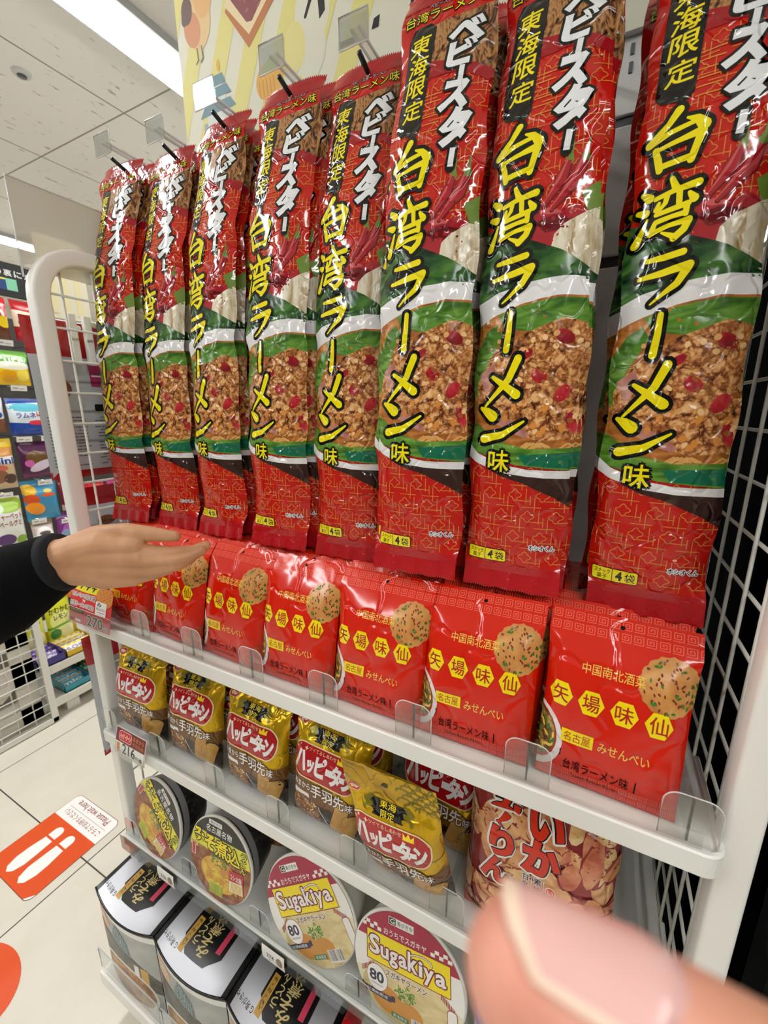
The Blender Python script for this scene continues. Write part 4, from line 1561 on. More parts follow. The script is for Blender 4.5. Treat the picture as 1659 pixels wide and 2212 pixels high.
def pink_art():
    A = Art(clip=[(0, 0), (PW, 0), (PW, PH), (0, PH)])
    A.cyc = 0.002
    A.rect(0, 0, PW, PH, P_['deep'], 0)
    rg = random.Random(12)
    for k in range(96):
        x, y = rg.uniform(-6, PW + 6), rg.uniform(0, PH)
        a, b2, ro = rg.uniform(15, 24), rg.uniform(8, 12), rg.uniform(0, PI)
        A.poly(chip_pts(rg, x, y, a + 1.2, b2 + 1.2, ro), P_['deep'], 1 + k * 0.18)
        A.poly(chip_pts(rg, x, y, a, b2, ro), P_['chip%d' % rg.randint(0, 3)], 1.09 + k * 0.18)

    def Y(v):
        return PH - v
    for t, x0, x1, y0, y1 in (('い', 69, 105, 34, 68), ('か', 66, 105, 68, 106), ('み', 26, 64, 36, 72), ('り', 31, 58, 72, 104), ('ん', 24, 58, 106, 138)):
        A.text(t, x0, Y(y1), x1, Y(y0), P_['blk'], 26, bold=7, out=2.4, omat=P_['wht'], olv=24)
        A.text(t, x0 + 0.8, Y(y1) + 0.8, x1 + 0.8, Y(y0) + 0.8, P_['blk'], 26, bold=6, out=0.8, omat=P_['blk'], olv=26)
        A.text(t, x0 + 0.6, Y(y1) + 0.8, x1 + 0.4, Y(y0) + 0.8, P_['red'], 28, bold=5.0)
    A.rrect(13, Y(31), 30, Y(14), 3, P_['pink'], 23)
    A.rrect(15.5, Y(28), 27.5, Y(18), 2, P_['wht'], 24)
    A.rrect(16.5, Y(27), 26.5, Y(19), 1, P_['red'], 25)
    A.stroke([(19, Y(21.5)), (24, Y(22)), (22, Y(25))], 1.4, P_['wht'], 26)
    for k, col in enumerate(('甘辛', '素焼')):
        x = 69 + k * 12
        for j, ch in enumerate(col):
            A.text(ch, x, Y(116 + j * 9), x + 8, Y(108.5 + j * 9), P_['blk'], 25, bold=2.5, out=0.8, omat=P_['wht'], olv=23)
        A.rect(x + 9.6, Y(128), x + 10.4, Y(108), P_['wht'], 24)
    A.ell(98, Y(118), 5.2, 6, P_['wht'], 23)
    A.ell(98, Y(118), 4.4, 5.2, P_['red'], 24)
    A.text('い', 95, Y(121), 101, Y(115.5), P_['wht'], 25, bold=2)
    A.rect(0, 0, PW, 14, P_['red'], 24)
    for k in range(26):
        A.rect(4 + k * 6, 0, 5 + k * 6, 14, P_['pink'], 25)
    return A


P_['deep'] = film('pink_bag_deep', '8E2E2E', 0.25, bump=FP)
for k, st in enumerate(([(0.25, '9C4A30'), (0.5, 'CC8A58'), (0.8, 'E8BC88')], [(0.25, 'B06040'), (0.5, 'D69A68'), (0.8, 'F0D0A0')],
                        [(0.25, 'A03C30'), (0.5, 'C87858'), (0.8, 'E0A880')], [(0.3, 'C08A50'), (0.55, 'E2B87C'), (0.8, 'F2DCAC')])):
    P_['chip%d' % k] = mottled('print_chip_%d' % k, st, 48, bump=FP, stretch=(1, 1, 1.3), detail=6)
sh = pouch(PW, PH, 0.030, 5, 50, 66, flap=0.94, flap_back=0.004, ncr=22, amp=0.0016)
r = empty('rice_chip_bag', (0.766, 0.040, 0.664), (-0.10, 0.0, -0.03), 'pink bag of rice chips with red lettering at the right of the second shelf', 'snack bag')
mobj('printed_bag', sh.print_mesh('printed_bag', pink_art(), [sh.back(0.016, P_['red'])], step=0.00008), r)

# ------------------------------------------------------------------ cup noodles lying on the third shelf
L = {}
for n, h in dict(mag='A81C40', white='ECEAE6', cream='E4DEBC', yellow='F2DC08', dkred='7A1426', orange='C88A3C', green='6C9A30', grn2='3E7434', navy='2E2A4C', black='101010', brown='6A3A1C', gold='D8A83C',
                 lemon='DFDB3A', red='B8242C', grey='8E8E8C', teal='2E7A52').items():
    L[n] = film('lid_' + n, h, 0.25, bump=(30.0, 0.08, 0.003, 2.0, 0.4))
L['soup'] = mottled('lid_soup', [(0.3, 'C9B27C'), (0.55, 'DCCB98'), (0.8, 'E8DDB4')], 34, bump=None, rough=0.25, stretch=(1, 1, 2))
L['miso'] = mottled('lid_miso', [(0.25, '5A2A16'), (0.5, '8E5030'), (0.8, 'C08A5C')], 60, bump=None, rough=0.25)
L['udon'] = mottled('lid_udon', [(0.3, 'C08428'), (0.55, 'E0B440'), (0.8, 'EED078')], 60, bump=None, rough=0.25)
L['spec'] = mottled('cup_dark_speckle', [(0.40, '101112'), (0.6, '2A2C2E'), (0.72, '5A5C5E')], 190, bump=None, rough=0.3)
CUPW = solid('cup_foam', 'E9E7E0', 0.5, bump=(200.0, 0.04, 0.0006))


def disc(r, n=28):
    """sheet for a round lid, art origin at the lower left of its square"""
    return Sheet(2 * r, 2 * r, n, n, lambda U, V: ((U - 0.5) * 2 * r / 1000, U * 0 - 0.0012 * np.clip(1 - ((U - .5) ** 2 + (V - .5) ** 2) * 4, 0, 1), (V - 0.5) * 2 * r / 1000))


def barcode(A, x0, y0, x1, y1, bg, fg, lv, seed=1):
    A.rect(x0, y0, x1, y1, bg, lv)
    rg = random.Random(seed)
    x = x0 + 1
    while x < x1 - 1.5:
        w = rg.choice((0.4, 0.6, 1.0))
        A.rect(x, y0 + 1.6, min(x + w, x1 - 0.6), y1 - 0.6, fg, lv + 1)
        x += w + rg.choice((0.5, 0.7, 1.0))


def sugakiya_art(r=82.0):
    A = Art(clip=ngon(r, r, r, n=56))
    A.rect(0, 0, 2 * r, 2 * r, L['cream'], 0)
    A.ell(r, 40, 70, 62, L['soup'], 1, n=32)
    A.rect(0, 112, 2 * r, 2 * r, L['mag'], 2)
    A.convex([(0, 62), (22, 70), (22, 112), (0, 112)], L['white'], 2)
    A.convex([(142, 70), (164, 62), (164, 112), (142, 112)], L['white'], 2)
    for k in range(5):
        for j in range(2):
            if (k + j) % 2 == 0:
                A.rect(14 + k * 6, 126 + j * 5, 20 + k * 6, 131 + j * 5, L['white'], 3)
                A.rect(118 + k * 6, 126 + j * 5, 124 + k * 6, 131 + j * 5, L['white'], 3)
    A.text('おうちでスガキヤ', 48, 126, 112, 135, L['white'], 3, bold=0.6)
    A.rect(56, 143, 94, 154, L['white'], 3)
    A.rect(57, 144, 67, 153, L['black'], 4)
    A.text('G', 58.5, 145, 65.5, 152, L['white'], 5, bold=2)
    A.text('寿がきや', 69, 145, 92, 152, L['black'], 4, bold=1)
    A.convex([(20, 80), (146, 80), (146, 124), (20, 124)], L['dkred'], 3)
    A.convex([(21.2, 81.2), (144.8, 81.2), (144.8, 122.8), (21.2, 122.8)], L['yellow'], 4)
    for t, x0, x1, y0, y1 in (('S', 24, 42, 91, 118), ('u', 42, 56, 91, 107), ('g', 56, 70, 84, 107), ('a', 70, 84, 91, 107), ('k', 84, 100, 91, 118), ('i', 100, 107, 91, 112), ('y', 107, 123, 84, 107), ('a', 124, 140, 91, 107)):
        A.text(t, x0 + 0.6, y0, x1 - 0.6, y1, L['white'], 8, bold=2.6, out=1.9, omat=L['dkred'], olv=6)
    A.stroke([(86, 112), (96, 117), (108, 119), (118, 116), (120, 112)], 3.0, L['dkred'], 6)
    A.stroke([(86, 112), (96, 117), (108, 119), (118, 116), (120, 112)], 1.6, L['white'], 8)
    A.text('スガキヤラーメン', 50, 68, 112, 77, L['brown'], 4, bold=2.0, out=0.7, omat=L['white'], olv=3)
    for sgn, x0, x1 in ((1, 12, 32), (-1, 132, 152)):
        for k in range(9):
            A.rect(x0 + k * 2.2, 58 + k * 1.6 * sgn + (16 if sgn < 0 else 0), x0 + k * 2.2 + 1.2, 66 + k * 1.6 * sgn + (16 if sgn < 0 else 0), L['mag'], 4)
    A.ell(36, 58, 17, 19, L['dkred'], 5)
    A.ell(36, 58, 16.4, 18.4, L['white'], 6)
    A.text('80', 24, 52, 47, 68, L['navy'], 7, bold=3)
    A.text('ANNIVERSARY', 26, 47, 46, 49.4, L['navy'], 7)
    A.convex([(14, 32), (58, 32), (58, 40), (14, 40)], L['navy'], 7)
    A.convex([(8, 35), (14, 34), (14, 42), (8, 43)], L['navy'], 6)
    A.convex([(58, 34), (64, 35), (64, 43), (58, 42)], L['navy'], 6)
    A.text('創業80周年', 19, 33.6, 53, 38.6, L['white'], 8)
    A.ell(52, 34, 26, 19, L['orange'], 3, -0.2)
    A.ell(86, 28, 20, 16, L['orange'], 3)
    rg = random.Random(2)
    for _ in range(60):
        a, q = rg.uniform(0, 2 * PI), 15 * math.sqrt(rg.random())
        A.ell(80 + q * math.cos(a), 54 + q * math.sin(a) * 0.8, 2.2, 1.1, L['green'] if rg.random() < 0.6 else L['grn2'], 5, rg.uniform(0, 3), n=7)
    A.rect(58, 14, 84, 21, L['teal'], 5)
    A.text('東海限定', 60, 15, 82, 20, L['white'], 6)
    barcode(A, 88, 8, 116, 26, L['white'], L['black'], 5)
    A.text('ノンフライ麺', 92, 1.5, 116, 6.5, L['black'], 6, bold=0.6)
    A.rrect(140, 22, 154, 66, 5, L['mag'], 4)
    A.rrect(140.8, 22.8, 153.2, 65.2, 4.6, L['white'], 5)
    return A


def miso_art(r=73.0):
    A = Art(clip=ngon(r, r, r, n=56))
    A.rect(0, 0, 2 * r, 2 * r, L['miso'], 0)
    A.rect(0, 112, 2 * r, 2 * r, L['black'], 2)
    A.rect(0, 84, 2 * r, 116, L['lemon'], 1)
    A.convex([(0, 76), (20, 78), (20, 92), (0, 92)], L['lemon'], 1)
    A.rect(46, 131, 78, 139, L['white'], 4)
    A.text('寿がきや', 50, 132.4, 75, 137.6, L['black'], 5, bold=1)
    A.text('名古屋名物', 40, 117, 102, 129, L['white'], 4, bold=2.4)
    for ch, x0, x1, y0, y1 in (('み', 8, 38, 86, 114), ('そ', 38, 64, 84, 112), ('煮', 64, 94, 82, 110), ('込', 94, 122, 80, 108)):
        A.text(ch, x0, y0, x1, y1, L['yellow'], 8, bold=4.5, out=2.0, omat=L['black'], olv=6)
    for k, ch in enumerate('うどん'):
        A.text(ch, 124, 98 - k * 12, 136, 109 - k * 12, L['lemon'], 8, bold=2, out=1.2, omat=L['black'], olv=6)
    A.ell(74, 48, 44, 30, L['udon'], 3)
    A.ell(96, 58, 18, 14, L['orange'], 4)
    A.ell(60, 60, 14, 10, L['gold'], 4)
    rg = random.Random(6)
    for _ in range(50):
        A.ell(74 + rg.uniform(-18, 18), 72 + rg.uniform(-9, 9), 2.6, 1.2, L['green'] if rg.random() < 0.5 else L['grn2'], 5, rg.uniform(0, 3), n=7)
    for _ in range(26):
        x, y = rg.uniform(46, 104), rg.uniform(28, 56)
        A.stroke([(x, y), (x + 7, y + 3), (x + 14, y)], 1.8, L['udon'] if rg.random() < 0.5 else L['lemon'], 5, n=5)
    A.rect(4, 60, 16, 84, L['red'], 5)
    A.rect(5, 61, 15, 83, L['white'], 6)
    A.rect(6, 62, 14, 82, L['red'], 7)
    A.convex([(98, 30), (132, 34), (130, 72), (98, 68)], L['red'], 6)
    A.convex([(99, 31), (131, 35), (129, 54), (99, 50)], L['cream'], 7)
    A.text('コシ太麺', 101, 54, 127, 64, L['white'], 7, bold=2)
    for k in range(8):
        A.stroke([(104 + k * 3, 34), (106 + k * 3, 50)], 1.6, L['gold'], 8, n=4)
    barcode(A, 52, 10, 84, 30, L['lemon'], L['grn2'], 6, 4)
    return A


def cup(name, lid_sheet, art, r, depth, side_mat, lab, loc, rot, group, band=None, roll=0.0):
    """cup lying on its side: rim at the front (-y), narrower base behind"""
    t = empty(name, loc, rot, lab, 'cup noodle', group)
    mobj('lid', lid_sheet.print_mesh('lid', art, None), t, (0, -0.0008, r), (0, roll, 0))
    b = MB()
    R2 = r * 0.70
    f = lambda x, y, h: (x, h, y + r)
    b.lathe([(r * 0.9, 0.0005), (r + 0.001, 0.0002), (r + 0.0025, 0.002), (r + 0.0015, 0.006), (r - 0.002, 0.007)], f, CUPW, 48)
    b.lathe([(r - 0.002, 0.007), (r - 0.004, 0.012), (r - 0.006, 0.03), (R2 + 0.004, depth - 0.006), (R2, depth), (R2 - 0.006, depth), (0.0, depth - 0.004)], f, side_mat, 48)
    b.obj('cup_body', t)
    if band:
        b = MB()
        b.lathe([(r - 0.0032, 0.0116), (r - 0.0036, 0.022), (r - 0.0042, 0.024)], f, band, 48)
        b.obj('printed_band', t)
    return t


ART_S, ART_M = sugakiya_art(), miso_art()
DS, DM = disc(82.0), disc(73.0)
GSP = solid('cup_grey_band', '9A9AA0', 0.35, 0.5, bump=(150.0, 0.03, 0.0006))
gname = 'cup noodles lying on the third shelf'
cup('noodle_cup', DM, ART_M, 0.073, 0.075, L['spec'], 'black miso noodle cup lying at the left end, lid turned aside', (0.090, 0.006, 0.414), (-0.20, 0.0, -0.06), gname, GSP, 0.62)
cup('noodle_cup', DM, ART_M, 0.073, 0.075, L['spec'], 'black miso noodle cup with yellow lettering, second from the left', (0.263, 0.006, 0.414), (-0.20, 0.0, 0.0), gname, GSP, -0.05)
cup('noodle_cup', DS, ART_S, 0.082, 0.080, CUPW, 'magenta and cream noodle cup, tilted, under the gold bags', (0.454, 0.010, 0.414), (-0.20, 0.0, 0.02), gname, None, -0.62)
cup('noodle_cup', DS, ART_S, 0.082, 0.080, CUPW, 'magenta and cream noodle cup at the lower right beside the blurred thumb', (0.620, 0.010, 0.414), (-0.20, 0.0, 0.0), gname, None, -0.12)
cup('noodle_cup', DM, ART_M, 0.073, 0.075, L['spec'], 'black miso noodle cup in the shade behind the second one', (0.262, 0.125, 0.414), (-0.20, 0.2, 0.0), gname, GSP)
cup('noodle_cup', DS, ART_S, 0.082, 0.080, CUPW, 'cream noodle cup in the shade behind the tilted magenta one', (0.455, 0.135, 0.414), (-0.20, 0.1, 0.0), gname)
# white and blue box right of the cups
A = Art()
A.rect(0, 0, 110, 160, L['white'], 0)
bl = film('packet_blue', '1E6CC0', 0.3)
A.rect(0, 60, 110, 128, bl, 1)
A.text('やっぱ', 14, 96, 90, 122, L['white'], 2, bold=3)
A.rect(0, 0, 110, 24, L['mag'], 1)
sh = pouch(110, 160, 0.020, 7, 16, 20, flap=0.9, flap_back=0.004)
r = empty('white_blue_packet', (0.765, 0.036, 0.414), (-0.10, 0.0, 0.05), 'white and blue packet right of the cup noodles, half hidden by the thumb', 'snack bag')
mobj('printed_bag', sh.print_mesh('printed_bag', A, [sh.back(0.012, L['white'])]), r)

# ------------------------------------------------------------------ silver noodle boxes on the base shelf
BX = {}
BX['silver'] = solid('box_silver', 'C4C6CE', 0.42, 0.7, bump=(120.0, 0.05, 0.0008))
BX['black'] = solid('box_black', '0B0C0C', 0.3, bump=(120.0, 0.04, 0.0008))
BX['grey'] = mottled('box_photo_grey', [(0.3, '8E9090'), (0.6, 'B4B6B4'), (0.8, 'C8C8C4')], 9, bump=None, rough=0.35)
BX['stone'] = mottled('box_photo_nori', [(0.3, '242420'), (0.5, '3E3C34'), (0.8, '6A665A')], 60, bump=None, rough=0.35)
BX['dish'] = mottled('box_photo_noodles', [(0.2, '5A3418'), (0.5, 'A8743C'), (0.8, 'E0BE8A')], 45, bump=None, rough=0.35)
BX['gold'] = film('box_gold', 'C9B478', 0.4, bump=None)
BX['tag'] = film('box_tag', 'C79A3E', 0.4, bump=None)
BX['pink'] = film('box_pink', 'C83A58', 0.4, bump=None)
BX['orange'] = film('box_orange', 'D8A878', 0.4, bump=None)
BX['blue'] = mottled('box_photo_blue', [(0.3, '2E4A52'), (0.6, '5C7C84'), (0.8, '8AA4A8')], 70, 'wave', bump=None, rough=0.35)
BX['white'] = film('box_white', 'E6E6E2', 0.4, bump=None)
BX['rose'] = film('box_rose', 'B88888', 0.4, bump=None)
TW, TD, TH = 179.0, 300.0, 205.0


def box_top_art(last=False):
    A = Art()
    A.rect(0, 0, TW, TD, BX['silver'], 0)
    A.rect(0, 0, 9, TD, BX['black'], 1)
    A.rect(TW - 9, 0, TW, TD, BX['black'], 1)
    # printed upside down towards the aisle
    A.xf = lambda x, y: (TW - x, 130 - y)
    A.convex([(44, 52), (66, 34), (112, 34), (134, 52), (134, 92), (112, 110), (66, 110), (44, 92)], BX['black'], 2)
    for k, ch in enumerate('みそ煮込'):
        A.text(ch, 74 + (k % 2) * 3, 88 - k * 15.5, 98 + (k % 2) * 3, 103 - k * 15.5, BX['gold'], 3, bold=2.0, shear=0.15)
    for k, ch in enumerate('うどん'):
        A.text(ch, 102, 82 - k * 14, 114, 95 - k * 14, BX['gold'], 3, bold=1.5)
    A.convex([(118, 62), (130, 62), (130, 112), (118, 112)], BX['tag'], 4)
    A.text('名古屋名物', 120, 64, 128, 108, BX['black'], 5)
    A.convex([(52, 36), (62, 36), (62, 88), (52, 88)], BX['pink'], 4)
    A.text('G 寿がきや', 132, 107, 171, 116, BX['black'], 3, bold=1.5)
    return A


def box_front_art():
    A = Art()
    A.rect(0, 0, TW, TH, BX['grey'], 0)
    A.rect(0, TH - 8, TW, TH, BX['black'], 2)
    A.rect(0, TH - 22, TW, TH - 8, BX['white'], 1)
    A.ell(28, 160, 22, 22, BX['orange'], 2)
    A.text('寿', 16, 148, 40, 172, BX['white'], 3, bold=1)
    A.poly([(50, 120), (76, 186), (108, 150), (112, 120)], BX['blue'], 2)
    A.rect(0, 84, 34, 132, BX['rose'], 2)
    A.poly([(8, 60), (10, 132), (60, 132), (120, 116), (179, 84), (179, 50)], BX['stone'], 3)
    A.rect(118, 62, 130, 104, BX['white'], 4)
    A.rect(134, 60, 152, 104, BX['tag'], 4)
    A.ell(86, 30, 82, 56, BX['white'], 4, n=36)
    A.ell(86, 31, 76, 50, BX['dish'], 5, n=36)
    return A


bt, bf = box_top_art(), box_front_art()
BOW = 0.014


def bowf(u):
    return -BOW * (1 - (2 * u - 1) ** 2)


def box_meshes():
    w, d, h = TW / 1000, TD / 1000, TH / 1000
    st = Sheet(TW, TD, 16, 12, lambda U, V: ((U - 0.5) * w, V * d + bowf(U) * (1 - V) ** 3, U * 0 + h - 0.010 * np.exp(-V * 40) * (1 - (2 * U - 1) ** 2)))
    sf = Sheet(TW, TH, 16, 14, lambda U, V: ((U - 0.5) * w, bowf(U), V * h - 0.010 * (1 - (2 * U - 1) ** 2) * V ** 6))
    m1 = st.print_mesh('box_top', bt)
    m2 = sf.print_mesh('box_front', bf)
    b = MB()
    for s in (-1, 1):
        b.add([(s * w / 2, 0, 0), (s * w / 2, d, 0), (s * w / 2, d, h), (s * w / 2, 0, h)], [(0, 1, 2, 3)], BX['black'])
    b.add([(-w / 2, d, 0), (w / 2, d, 0), (w / 2, d, h), (-w / 2, d, h)], [(0, 1, 2, 3)], BX['silver'])
    b.add([(-w / 2, 0, 0), (w / 2, 0, 0), (w / 2, d, 0), (-w / 2, d, 0)], [(0, 1, 2, 3)], BX['silver'])
    # folded edge along the top front
    P = [((k / 12 - 0.5) * w, bowf(k / 12) - 0.0008, h - 0.010 * (1 - (2 * k / 12 - 1) ** 2)) for k in range(13)]
    b.tube(P, 0.0018, BX['black'], 8)
    return m1, m2, b.mesh('box_sides')


BM = box_meshes()
for i, lab in enumerate(('silver noodle box at the left end of the bottom shelf', 'silver noodle box, second from the left on the bottom shelf',
                         'silver noodle box, third from the left, below the price strip')):
    r = empty('noodle_box', (0.062 + i * 0.1815, -0.050, 0.1185), (0, 0, 0), lab, 'noodle box', 'silver noodle boxes')
    for nm, me in zip(('printed_top', 'printed_front', 'sides'), BM):
        mobj(nm, me, r)
b = MB()
b.box((-0.088, 0, 0), (0.088, 0.27, 0.215), film('box_red', 'B4141C', 0.35), 0.002)
b.box((-0.060, -0.0006, 0.01), (0.060, 0.2, 0.2156), BX['white'])
b.box((-0.050, -0.0012, 0.12), (0.050, 0.0, 0.19), film('box_yellow', 'E8C81A', 0.4))
r = empty('red_box', (0.607, -0.048, 0.1185), label='red and white box beside the third silver noodle box', cat='noodle box')
b.obj('carton', r)

# ------------------------------------------------------------------ price cards
def card(name, w, h, art, loc, rot, lab, cat='price card'):
    r = empty(name, loc, rot, lab, cat)
    sh = Sheet(w, h, 6, 6, lambda U, V: ((U - 0.5) * w / 1000, U * 0 - 0.0015 * np.sin(V * 3), V * h / 1000))
    mobj('printed_face', sh.print_mesh('printed_face', art), r)
    return r


T = {n: solid('card_' + n, h, 0.4, bump=(150.0, 0.02, 0.0004)) for n, h in dict(red='DE2426', pink='E06A80', white='F2F0EC', yellow='F4E82A', black='141414', orange='D88A3A', maroon='7C2030', gold='9A8A30', navy='22283A').items()}
A = Art()
A.xf = lambda x, y: (x, y * 0.735)
A.rect(0, 0, 120, 98, T['red'], 0)
A.convex([(0, 78), (40, 76), (84, 78), (84, 98), (0, 98)], T['yellow'], 1)
for k in range(4):
    A.stroke([(8 + k * 18, 96), (14 + k * 18, 90), (9 + k * 18, 83)], 3.0, T['black'], 3)
    A.stroke([(6 + k * 18, 90), (18 + k * 18, 91)], 2.4, T['black'], 3)
A.ell(98, 78, 24, 24, T['orange'], 2)
for k in range(24):
    A.ell(82 + (k * 7.3) % 34, 62 + (k * 5.1) % 32, 0.8, 1.4, T['maroon'], 3, k, n=6)
A.text('せんべいの志本舗', 4, 62, 72, 73, T['maroon'], 3, bold=1.5, out=1.6, omat=T['white'])
A.text('×', 36, 53, 46, 60, T['white'], 3, bold=2)
A.text('台湾ラーメンの味仙!', 2, 40, 70, 51, T['maroon'], 3, bold=1.5, out=1.6, omat=T['white'])
A.rect(0, 25, 44, 35, T['black'], 2)
A.rect(4, 28, 38, 32, T['gold'], 3)
A.rrect(76, 34, 106, 66, 3, T['white'], 3)
A.text('み', 80, 54, 92, 64, T['black'], 4, bold=3)
A.text('せんべい', 78, 46, 104, 53, T['black'], 4, bold=2)
A.rect(82, 41, 102, 42.5, T['red'], 4)
A.rect(0, 0, 120, 23, T['pink'], 2)
A.rect(2, 14, 22, 20, T['orange'], 3)
A.rrect(4, 4, 16, 10, 1, T['maroon'], 3)
A.rrect(20, 4, 36, 10, 1, T['white'], 3)
A.text('270', 55, 3, 100, 27, T['black'], 5, bold=1.5, out=1.6, omat=T['white'], olv=4)
A.text('円', 104, 3, 114, 12, T['black'], 5, bold=1.5, out=1.0, omat=T['white'], olv=4)
r = card('price_card', 120, 72, A, (0.036, -0.008, 0.894), (-0.26, 0, 0), 'red price card reading 270 yen at the left end of the upper shelf')
b = MB()
b.box((-0.064, -0.0035, -0.002), (0.064, -0.0025, 0.026), CLEAR)
b.tube([(-0.064, -0.003, 0.026), (0.064, -0.003, 0.026)], 0.0005, CLEARED, 5)
b.obj('clear_holder', r)
A = Art()
A.rect(0, 0, 85, 49, T['white'], 0)
A.rect(1.5, 1.5, 83.5, 47.5, T['maroon'], 1)
A.rect(2.4, 2.4, 82.6, 24, T['white'], 2)
A.rrect(10, 27, 46, 45, 6, T['white'], 3)
A.rrect(11, 28, 45, 44, 5, T['red'], 4)
A.text('ハッピーターン', 13, 31, 43, 41, T['white'], 5, bold=3)
A.text('あまから', 49, 36, 80, 44, T['orange'], 3, bold=1.5)
A.text('手羽先味', 49, 27, 80, 34, T['orange'], 3, bold=1.5)
A.rrect(6, 4, 14, 22, 2, T['orange'], 3)
A.text('216', 22, 5, 58, 24, T['black'], 4, bold=1.5)
A.text('円', 60, 5, 67, 12, T['black'], 4, bold=1)
A.ell(73.5, 8.5, 4.2, 4.2, T['navy'], 4)
r = card('price_card', 85, 49, A, (0.094, -0.010, 0.649), (-0.24, 0, 0), 'white and maroon price card reading 216 yen on the second shelf')
b = MB()
b.box((-0.044, -0.0035, -0.002), (0.044, -0.0026, 0.012), CLEAR)
b.obj('clear_holder', r)
for x, pr, lab in ((0.141, '216', 'small white price tag under the left miso noodle cup'), (0.402, '274', 'small white price tag reading 274 between the cups')):
    A = Art()
    A.rect(0, 0, 46, 31, T['white'], 0)
    A.text(pr, 10, 12, 25, 20, T['black'], 1, bold=1)
    A.text('円', 13, 5, 18, 9, T['black'], 1)
    A.ell(36, 15, 6.5, 9, mottled('tag_photo', [(0.3, '6A5A48'), (0.6, 'A89478'), (0.8, 'D0C0A0')], 90, bump=None, rough=0.4), 1)
    card('price_tag', 46, 31, A, (x, -0.0062, 0.3865), (0, 0, 0), lab, 'price tag')

# ------------------------------------------------------------------ floor stickers
S_ = {n: solid('sticker_' + n, h, 0.35, bump=(120.0, 0.02, 0.0004)) for n, h in dict(orange='D9501F', white='EFEEEC', brown='7A3A1C', ink='8A3222').items()}
A = Art()
A.rrect(0, 0, 225, 248, 20, S_['brown'], 0, n=8)
A.rrect(1.5, 1.5, 223.5, 246.5, 19, S_['white'], 1, n=8)
A.convex([(1.5, 76), (223.5, 76), (223.5, 226), (204, 246.5), (20, 246.5), (1.5, 226)], S_['orange'], 2)
A.text('こちらでお待ちください', 24, 46, 201, 64, S_['ink'], 3, bold=1.0)
A.rect(18, 38, 207, 38.8, S_['ink'], 3)
A.text('Please wait here', 34, 10, 191, 31, S_['ink'], 3, bold=0.6)
for s in (-1, 1):
    cx = 112 + s * 30
    A.rrect(cx - 17, 92, cx + 17, 124, 15, S_['white'], 3)
    A.rect(cx - 17, 108, cx + 17, 124, S_['white'], 3)
    A.poly([(cx - 17, 130), (cx + 17, 130), (cx + 22 + s * 2, 170), (cx + 23 + s * 2, 200), (cx + 15 + s * 2, 225), (cx + s * 2, 234), (cx - 15 + s * 2, 225), (cx - 23 + s * 2, 200), (cx - 22 + s * 2, 170)], S_['white'], 3)


def floor_sheet(w, h):
    return Sheet(w, h, 4, 4, lambda U, V: (-(U - 0.5) * w / 1000, -(V - 0.5) * h / 1000, U * 0 + 0.0006))


props(mobj('floor_sticker', floor_sheet(225, 248).print_mesh('floor_sticker', A), None, (-0.5425, 0.0715, 0)), 'orange floor sticker with white footprints and waiting notice', 'floor sticker')
A = Art()
A.ell(110, 85, 110, 82, S_['orange'], 0, 0.0, n=48)
props(mobj('floor_sticker', floor_sheet(220, 170).print_mesh('floor_dot', A), None, (-0.337, -0.195, 0)), 'plain orange round sticker on the floor at the lower left', 'floor sticker')

# ------------------------------------------------------------------ candy gondola across the aisle
GD = empty('candy_gondola', (-1.62, 0.6, 0), label='long white candy shelf unit across the aisle on the left', cat='shelf unit')
GP = solid('gondola_panel', '35322F', 0.6, bump=(60.0, 0.04, 0.001))  # dark colour stands in for the shaded gaps between the bags
GWH = solid('gondola_white', 'DAD7CC', 0.45, bump=(120.0, 0.03, 0.0008))
b = MB()
b.box((-0.02, -0.4, 0.0), (0.0, 2.2, 1.66), GP)
b.obj('back_panel', GD)
for z, xf, y0 in ((0.087, 0.50, -0.25), (0.233, 0.49, -0.25)):
    b = MB()
    b.box((0.0, y0, z - 0.022), (xf, 2.2, z), GWH, 0.003)
    b.box((xf - 0.002, y0, z - 0.03), (xf + 0.004, 2.2, z + 0.004), GWH, 0.002)
    b.obj('shelf', GD)
for y in (-0.20, 0.215, 0.75, 1.5):
    b = MB()
    b.box((0.42, y, 0.0), (0.48, y + 0.05, 0.066), GWH, 0.004)
    b.obj('leg', GD)
for y in (0.16, 1.1):
    b = MB()
    b.box((0.0, y, 0.0), (0.03, y + 0.03, 1.9), GWH, 0.003)
    b.obj('post', GD)
# black header sign
A = Art()
W_ = {n: solid('sign_' + n, h, 0.5, bump=(100.0, 0.02, 0.0005)) for n, h in dict(black='17181A', white='E8E8E6', blue='1C3C7A', green='7CC4A0', yellow='D8CC4A').items()}
A.rect(0, 0, 1000, 116, W_['black'], 0)
for k, ch in enumerate('の裏にパ'):
    A.text(ch, 872 + k * 31, 70, 896 + k * 31, 92, W_['white'], 1, bold=2)
A.rect(820, 22, 905, 62, W_['blue'], 1)
A.rect(905, 22, 938, 62, W_['green'], 1)
A.rect(820, 56, 905, 62, W_['yellow'], 2)
A.convex([(840, 28), (868, 28), (872, 50), (850, 54)], W_['white'], 2)
sh = Sheet(1000, 116, 10, 2, lambda U, V: (U * 1.0, U * 0, V * 0.116))
r = empty('header_sign', (-1.215, -0.395, 1.668), (0, 0, PI / 2), 'black header sign with white lettering above the candy shelves', 'sign')
mobj('printed_face', sh.print_mesh('printed_face', A), r)
b = MB()
b.box((0, 0.0005, 0), (1.0, 0.012, 0.116), W_['black'])
b.obj('board', r)
CB = solid('cream_board', 'CFC9B2', 0.6, bump=(12.0, 0.05, 0.002))
b = MB()
b.box((-0.006, 0, 0), (0.0, 0.17, 0.30), CB, 0.001)
